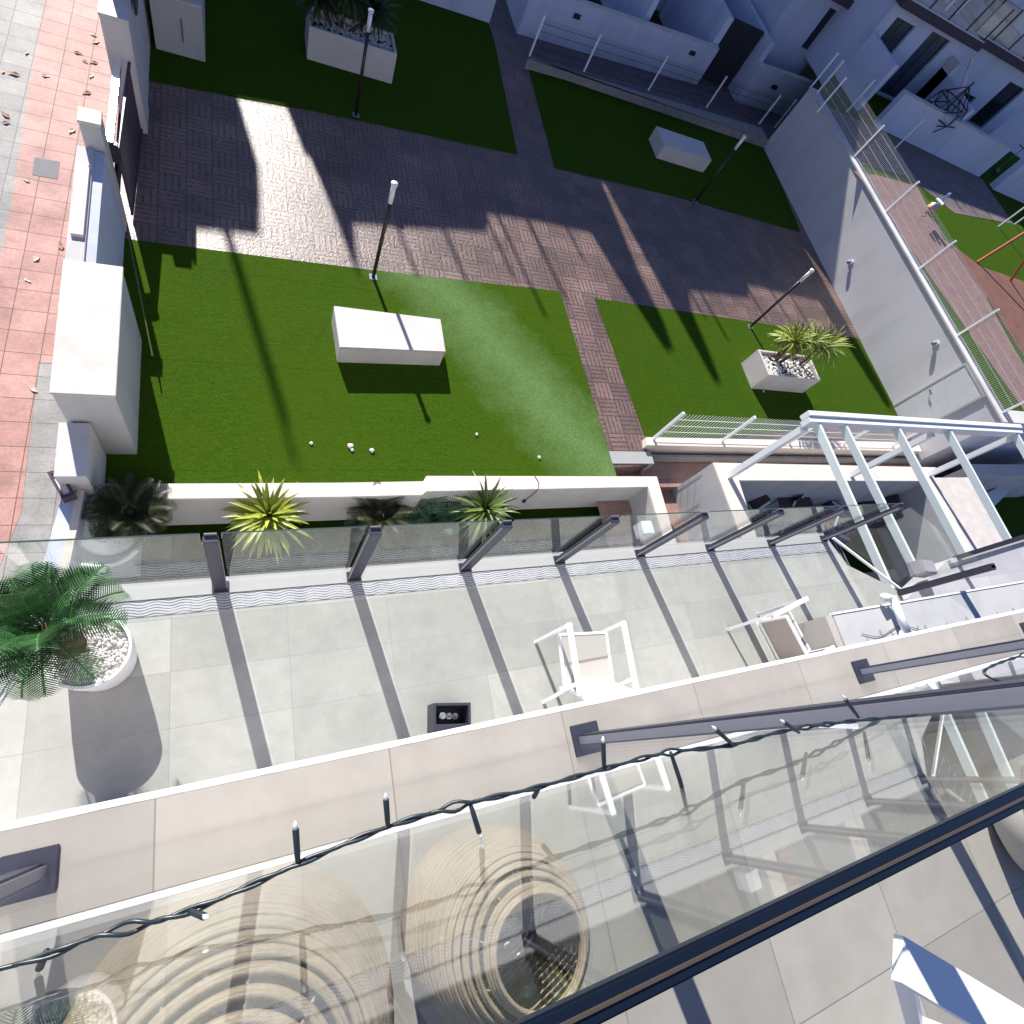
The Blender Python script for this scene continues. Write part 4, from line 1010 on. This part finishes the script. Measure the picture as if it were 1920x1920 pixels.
def house(name, x0, x1, y, z0, z1, label, openings=(), depth=5.0, mat='stucco_shade_blue', deck=True):
    """openings: (xa, xb, za, zb, kind)"""
    e = empty(name, (0,0,0), 0, label, 'house', 'terraced houses behind the garden')
    fr = MB(); xs = sorted({x0, x1, *[o[0] for o in openings], *[o[1] for o in openings]}); zs = sorted({z0, z1, *[o[2] for o in openings], *[o[3] for o in openings]})
    for a, b in zip(xs, xs[1:]):
        for c, d in zip(zs, zs[1:]):
            mx, mz = (a+b)/2, (c+d)/2
            if any(o[0] < mx < o[1] and o[2] < mz < o[3] for o in openings): continue
            fr.box(a, b, y, y+.25, c, d)
    bmesh.ops.remove_doubles(fr.b, verts=fr.b.verts, dist=1e-4)
    fr.box(x0, x1, y+.6, y+depth, z0, z1-.001)
    fr.box(x0, x0+.2, y+.25, y+.6, z0, z1-.0015); fr.box(x1-.2, x1, y+.25, y+.6, z0, z1-.0015)
    fr.obj('facade', mat, e)
    if deck: MB().box(x0-.1, x1+.1, y-.35, y+depth, z1+.002, z1+.26).obj('roof_terrace', 'roof_dark', e)
    for (xa, xb, za, zb, kind) in openings:
        f = MB(); t_ = .05
        f.box(xa+.003,xb-.003,y+.10,y+.16,za+.003,za+t_); f.box(xa+.003,xb-.003,y+.10,y+.16,zb-t_,zb-.003); f.box(xa+.003,xa+t_,y+.10,y+.16,za+t_,zb-t_); f.box(xb-t_,xb-.003,y+.10,y+.16,za+t_,zb-t_)
        if kind == 'double': f.box((xa+xb)/2-.03,(xa+xb)/2+.03,y+.098,y+.162,za+t_,zb-t_)
        fo = f.obj('window', 'alu_dark', e)
        MB().box(xa+t_,xb-t_,y+.12,y+.14,za+t_,zb-t_).obj('pane', 'dark_glass' if kind == 'dark' else 'grey_glass', fo)
        MB().box(xa-.05,xb+.05,y-.04,y-.002,za-.07,za-.01).obj('sill', 'stucco', fo)
    return e
house('terraced_house', 18.0, 20.05, 21.5, ZG, CZ-5.05, 'white house bay with one dark tall window behind the yard wall gap', ((19.66,20.9-.45,CZ-6.63,CZ-5.3,'dark'),))
hb = house('terraced_house', 20.1, 24.6, 19.5, ZN-.5, CZ-3.95, 'white house with a double window and a terrace door under the roof terrace', ((20.58,21.62,CZ-5.34,CZ-4.24,'double'),(22.45,23.55,CZ-6.2,CZ-4.12,'double')))
MB().box(24.2,24.34,19.0,19.49,ZN,CZ-4.4).obj('downpipe_panel', 'stucco', hb)
house('terraced_house', 24.7, 31.0, 20.2, ZN-.5, CZ-3.95, 'white house with two small dark openings at the right picture edge', ((25.6,26.4,CZ-6.0,CZ-5.3,'dark'),(27.4,28.2,CZ-6.0,CZ-5.3,'dark'),(29.0,30.2,CZ-6.1,CZ-4.4,'dark')))
house('terraced_house', 8.2, 17.95, 24.6, ZG, CZ-6.0, 'white house with dark door openings behind the long yard wall', ((12.9,13.9,ZG+.05,ZG+2.2,'dark'),(15.6,16.7,ZG+.05,ZG+2.1,'dark'),(9.5,11,ZG+.6,ZG+1.9,'dark')), deck=False)
tag(MB().bar((24.9,18.3,CZ-5.2),(25.05,19.4,CZ-4.2),.16,.05).obj('stair_stringer', 'cream_cap'), 'pale slanted stair stringer in front of the dark house wall', 'stair')
# roof terrace railings with glass and furniture
for (x0_, x1_, yy, lab) in ((20.1,24.6,19.2,'dark posted glass railing on the roof terrace of the double window house'), (24.7,31.0,19.9,'dark posted glass railing on the roof terrace at the right picture edge')):
    e = empty('roof_railing', (0,0,0), 0, lab, 'railing', 'roof terrace railings'); n_ = int((x1_-x0_)/1.1)
    for k in range(n_+1): MB().box(x0_+k*1.1-.025,x0_+k*1.1+.025,yy-.02,yy+.02,CZ-3.68,CZ-2.65).obj('post', 'dark_steel', e)
    MB().box(x0_,x1_,yy-.004,yy+.004,CZ-3.6,CZ-2.7).obj('glass_panel', 'glass_tint', e)
    MB().box(x0_,x1_,yy-.03,yy+.03,CZ-3.688,CZ-3.655).obj('bottom_rail', 'stucco', e)
struct('roof_terrace_floor', MB().sheet([(20.1,19.3),(24.6,19.3),(24.6,24.4),(20.1,24.4)], CZ-3.684), 'tile_shade')
struct('roof_terrace_floor', MB().sheet([(24.7,20.0),(31,20.0),(31,25),(24.7,25)], CZ-3.684), 'tile_shade')
e = empty('roof_table', (23.3,20.6,CZ-3.68), R(20), 'pale table with dark chairs on the roof terrace at the top right', 'table')
MB().box(-.6,.6,-.4,.4,.7,.74,.01).obj('table_top', 'stucco', e)
for sx in (-.5,.5):
    for sy in (-.3,.3): MB().box(sx-.03,sx+.03,sy-.03,sy+.03,0,.699).obj('leg', 'alu_white', e)
e = empty('roof_sofa', (26.5,20.9,CZ-3.68), R(-10), 'pale cushioned sofa on the roof terrace at the right picture edge', 'sofa')
MB().box(-.9,.9,-.35,.35,0,.42,.05).obj('seat', 'stucco', e); MB().box(-.9,.9,.25,.45,.421,.85,.05).obj('backrest', 'alu_grey', e)
e = empty('roof_sunshade', (22.0,21.0,CZ-3.68), 0, 'dark folded sunshade beside the pale table on the roof terrace', 'parasol')
MB().tube([(0,0,0),(0,0,1.9)], .03, 8).obj('pole', 'dark_steel', e); MB().tube([(0,0,.8),(0,0,1.3),(0,0,1.95)], [.16,.12,.03], 10).obj('canopy', 'roof_dark', e)

# playground behind the retaining wall
struct('playground_ground', MB().prism([(17.96,4.92),(40,4.92),(40,17.5),(24,23),(17.96,17.72)], ZG-.4, ZN), 'turf_plain')
struct('playground_path', MB().sheet([(17.409, 13.687),(18.912, 13.926),(21.090, 14.098),(20.637, 11.553),(21.929, 10.687),(21.082, 9.209),(20.720, 6.559),(19.176, 5.013),(18.592, 8.020),(18.119, 10.858),(17.869, 12.783)], ZN+.006), 'playpath')
struct('playground_earth', MB().sheet([(20.778, 11.540),(22.046, 10.710),(24.891, 10.553),(21.103, 6.786),(21.155, 9.221)], ZN+.012), 'playred')
struct('playground_strip', MB().sheet([(17.565, 17.012),(20.601, 16.866),(27.152, 16.373),(27.270, 13.931),(22.676, 13.274),(20.786, 14.517),(17.693, 14.138)], ZN+.009), 'lane')
W3 = [(20.677, 16.979),(23.575, 16.731),(26.990, 16.413)]
rwall('yard_wall', [W3[0], W3[1], W3[2], (W3[2][0], W3[2][1]+.3), (W3[1][0], W3[1][1]+.3), (W3[0][0]+.1, W3[0][1]+.3)], ZN-.1, ZN+1.15, 'white yard wall with a vent behind the playground climbing frame', vents=((W3[1][0]+2.6, W3[1][1]-.12, ZN+.8),))
tag(MB().box(24.2,24.4,17.1,20.1,ZN-.1,ZN+1.5).obj('partition_wall', 'stucco_shade_blue'), 'shade-tinted partition wall between the two right house yards', 'wall')
tag(MB().box(20.0,20.2,17.6,19.4,ZN-.1,ZN+1.5).obj('partition_wall', 'stucco_shade_blue'), 'shade-tinted partition wall left of the double window house yard', 'wall')
tag(MB().prism([(27.6,15.9),(40,15.2),(40,15.5),(27.6,16.2)], ZN-.1, ZN+1.3).obj('yard_wall', 'stucco_shade_blue'), 'shade-tinted yard wall at the right picture edge beyond the playground', 'wall')
# climbing globe
gx, gy = 23.273, 17.236
e = empty('climbing_globe', (gx, gy, ZN), 0, 'dark wire climbing globe on a mast in the playground', 'climbing frame')
MB().tube([(0,0,0),(0,0,2.1)], .035, 10).obj('mast', 'dark_steel', e)
g_ = MB()
for zz, rr in ((.5,.45),(.95,.72),(1.45,.62)):
    P8 = [Vector((rr*math.cos(k*math.pi/3+.3*zz), rr*math.sin(k*math.pi/3+.3*zz), zz)) for k in range(6)]
    for k in range(6): g_.tube([P8[k], P8[(k+1)%6]], .022, 6)
    if zz == .5: prev = P8
    else:
        for k in range(6): g_.tube([prev[k], P8[k]], .018, 6); g_.tube([prev[k], P8[(k+1)%6]], .018, 6)
        prev = P8
for k in range(6): g_.tube([prev[k], Vector((0,0,1.95))], .018, 6)
g_.obj('wire_net', 'dark_steel', e)
for k in range(3):
    a = k*2.09; MB().bar((.35*math.cos(a),.35*math.sin(a),.98),(.7*math.cos(a),.7*math.sin(a),1.1),.05,.03).obj('foothold', 'alu_white', e)
# swing frame
e = empty('swing_frame', (0,0,0), 0, 'orange steel swing frame at the right picture edge over the playground grass', 'swing')
sx_, sy_ = 22.009, 10.886
s2x, s2y = 22.221, 10.470
MB().tube([(sx_,sy_,ZN),(sx_+1.1,sy_+.35,ZN+1.9)], .045, 10).obj('leg', 'orange_steel', e)
MB().tube([(sx_+1.6,sy_-.5,ZN),(sx_+1.15,sy_+.3,ZN+1.88)], .045, 10).obj('leg', 'orange_steel', e)
MB().tube([(sx_+1.1,sy_+.35,ZN+1.92),(sx_+3.6,sy_-.2,ZN+1.92)], .045, 10).obj('crossbar', 'orange_steel', e)
# spring rider and ball
e = empty('spring_rider', (20.010, 12.378, ZN), R(30), 'small pale blue spring rider seen through the mesh fence', 'spring rider')
MB().tube([(0.06*math.cos(k*.9),0.06*math.sin(k*.9),.02*k) for k in range(20)], .012, 6).obj('spring', 'dark_steel', e)
MB().box(-.35,.35,-.05,.05,.40,.60,.03).obj('body', 'toy_blue', e); MB().box(.15,.35,-.045,.045,.61,.85,.03).obj('head', 'toy_blue', e)
MB().box(-.22,.0,-.14,.14,.605,.64,.01).obj('seat', 'alu_white', e)
tag(MB().blob((20.748, 12.828,ZN+.16), .16, 5, 3, 1.0).obj('ball', 'orange', smooth=True), 'orange ball on the shaded playground ground', 'ball')
# thin fence posts beyond the playground
fp = ['leftmost thin pale fence post in front of the house yards', 'second thin pale fence post in front of the house yards', 'third thin pale fence post in front of the house yards', 'fence post at the left foot of the climbing globe', 'fence post just right of the climbing globe', 'thin post left of the small parked scooter', 'upper pale post at the right picture edge by the swing', 'lower pale post at the right picture edge by the swing']
for k, (p, l) in enumerate(zip([(17.749, 17.807),(17.239, 16.348),(19.224, 17.156),(21.065, 15.934),(23.489, 16.934),(25.467, 16.730),(25.672, 13.393),(27.340, 13.921)], fp)):
    e = empty('fence_post', (p[0], p[1], ZN), 0, l, 'post', 'thin pale posts beyond the playground')
    MB().tube([(0,0,0),(0,0,1.05)], .028, 8).obj('pole', 'alu_white', e); MB().tube([(0,0,1.05),(0,0,1.08)], .036, 8).obj('cap', 'alu_white', e)
e = empty('kick_scooter', (29.024, 17.305, ZN), R(35), 'dark scooter leaning at the yard wall near the right picture edge', 'scooter')
MB().bar((-.4,0,.12),(.4,0,.12),.12,.03).obj('deck', 'dark_steel', e); MB().tube([(.4,0,.12),(.5,0,1.0)], .02, 8).obj('handlebar_stem', 'alu_grey', e)
MB().tube([(.5,-.22,1.0),(.5,.22,1.0)], .018, 8).obj('handlebar', 'dark_steel', e)
for xw in (-.5,.5): MB().tube([(xw,-.02,.09),(xw,.02,.09)], .09, 16).obj('wheel', 'black', e)

# =============================================================== HOUSE ROW THAT SHADES THE GARDEN (beyond the top of the frame)
YC = 25.6
KZ = .63*math.sqrt(1+AZ_T**2)
env = [(-0.1057,1.0727), (0.0401,1.0896), (0.0454,1.2064), (-0.0104,1.5300), (0.1163,1.5494), (0.1246,1.4925), (0.1344,1.3803), (0.1620,1.3860), (0.2044,1.2023), (0.2389,1.0020), (0.2475,1.0036), (0.2507,1.1759), (0.3513,1.1904), (0.4887,1.2169), (0.6100,1.2388), (0.6306,1.3118), (0.7837,1.3248), (0.9742,1.3249), (1.0044,1.2176), (1.0520,1.0618), (1.1096,0.8906), (1.1416,0.9017), (1.1146,1.0820), (1.0844,1.5688), (1.1007,1.5738), (1.1887,1.1046), (1.2381,0.7898), (1.2829,0.8008), (1.2724,1.0547), (1.2983,1.1532), (1.5735,1.1683), (1.5983,1.2315), (1.7277,1.2254), (1.9586,1.2193), (2.0238,0.7470), (2.0875,0.7593), (2.0514,1.2474), (2.0189,1.4896), (2.0366,1.4936), (2.098,1.31),(2.5,1.29),(6.0,1.25)]
prof = []
for x, y in env:
    X, Y = x*8.4, y*8.4
    prof.append((X-AZ_T*(YC-Y), ZG+(YC-Y)*KZ))
def sil(name, pr, label, y0=YC, dp=.9):
    mb = MB()
    for (xa, za), (xb, zb_) in zip(pr, pr[1:]):
        if xb-xa < .012: continue
        v = [mb.b.verts.new(p) for p in ((xa,y0,ZG),(xb,y0,ZG),(xb,y0,zb_),(xa,y0,za),(xa,y0+dp,ZG),(xb,y0+dp,ZG),(xb,y0+dp,zb_),(xa,y0+dp,za))]
        for f in ((0,1,2,3),(7,6,5,4),(3,2,6,7),(0,4,5,1)): mb.b.faces.new([v[i] for i in f])
    # close the ends
    return mb
pf_ = []
for p in prof:                       # keep the profile single valued along X
    if pf_ and p[0] <= pf_[-1][0]: p = (pf_[-1][0]+.013, p[1])
    pf_.append(p)
e = empty('shading_row', (0,0,0), 0, 'unseen house row beyond the far yards, its stepped outline shaped to cast the garden shadows', 'building')
sil('x', pf_, '').obj('shadow_outline_wall', 'stucco_shade_blue', e)  # thin unseen wall, its outline shaped to cast the garden shadows
MB().box(-2.5, 48, YC+.95, YC+12, ZG, ZG+3.2).obj('sightline_block', 'stucco_shade_blue', e)  # low box added to hide the sunlit ground behind the row
# roof terrace railing posts on the row: (x, ytip) of their shadows on the garden
for (x, y, hh) in [(0.3905,1.0303,1.3), (0.5180,1.0453,1.3), (0.6613,1.0808,1.0), (0.7811,1.1910,0.9), (0.9135,1.1987,0.9), (1.3842,0.9655,1.2), (1.3219,1.0409,1.0), (1.6158,1.0714,0.9), (1.7371,1.0767,0.9), (1.8347,1.0782,0.9), (0.0815,0.5125,5.0), (0.0714,0.6050,4.0), (0.7284,0.9564,3.0), (0.8083,1.0416,2.2)]:
    X, Y = x*8.4, y*8.4
    bx_ = X-AZ_T*(YC-Y); bz = ZG+(YC-Y)*KZ
    MB().box(bx_-.035,bx_+.035,YC+.02,YC+.09,bz-hh-.2,bz).obj('roof_post', 'alu_white', e)
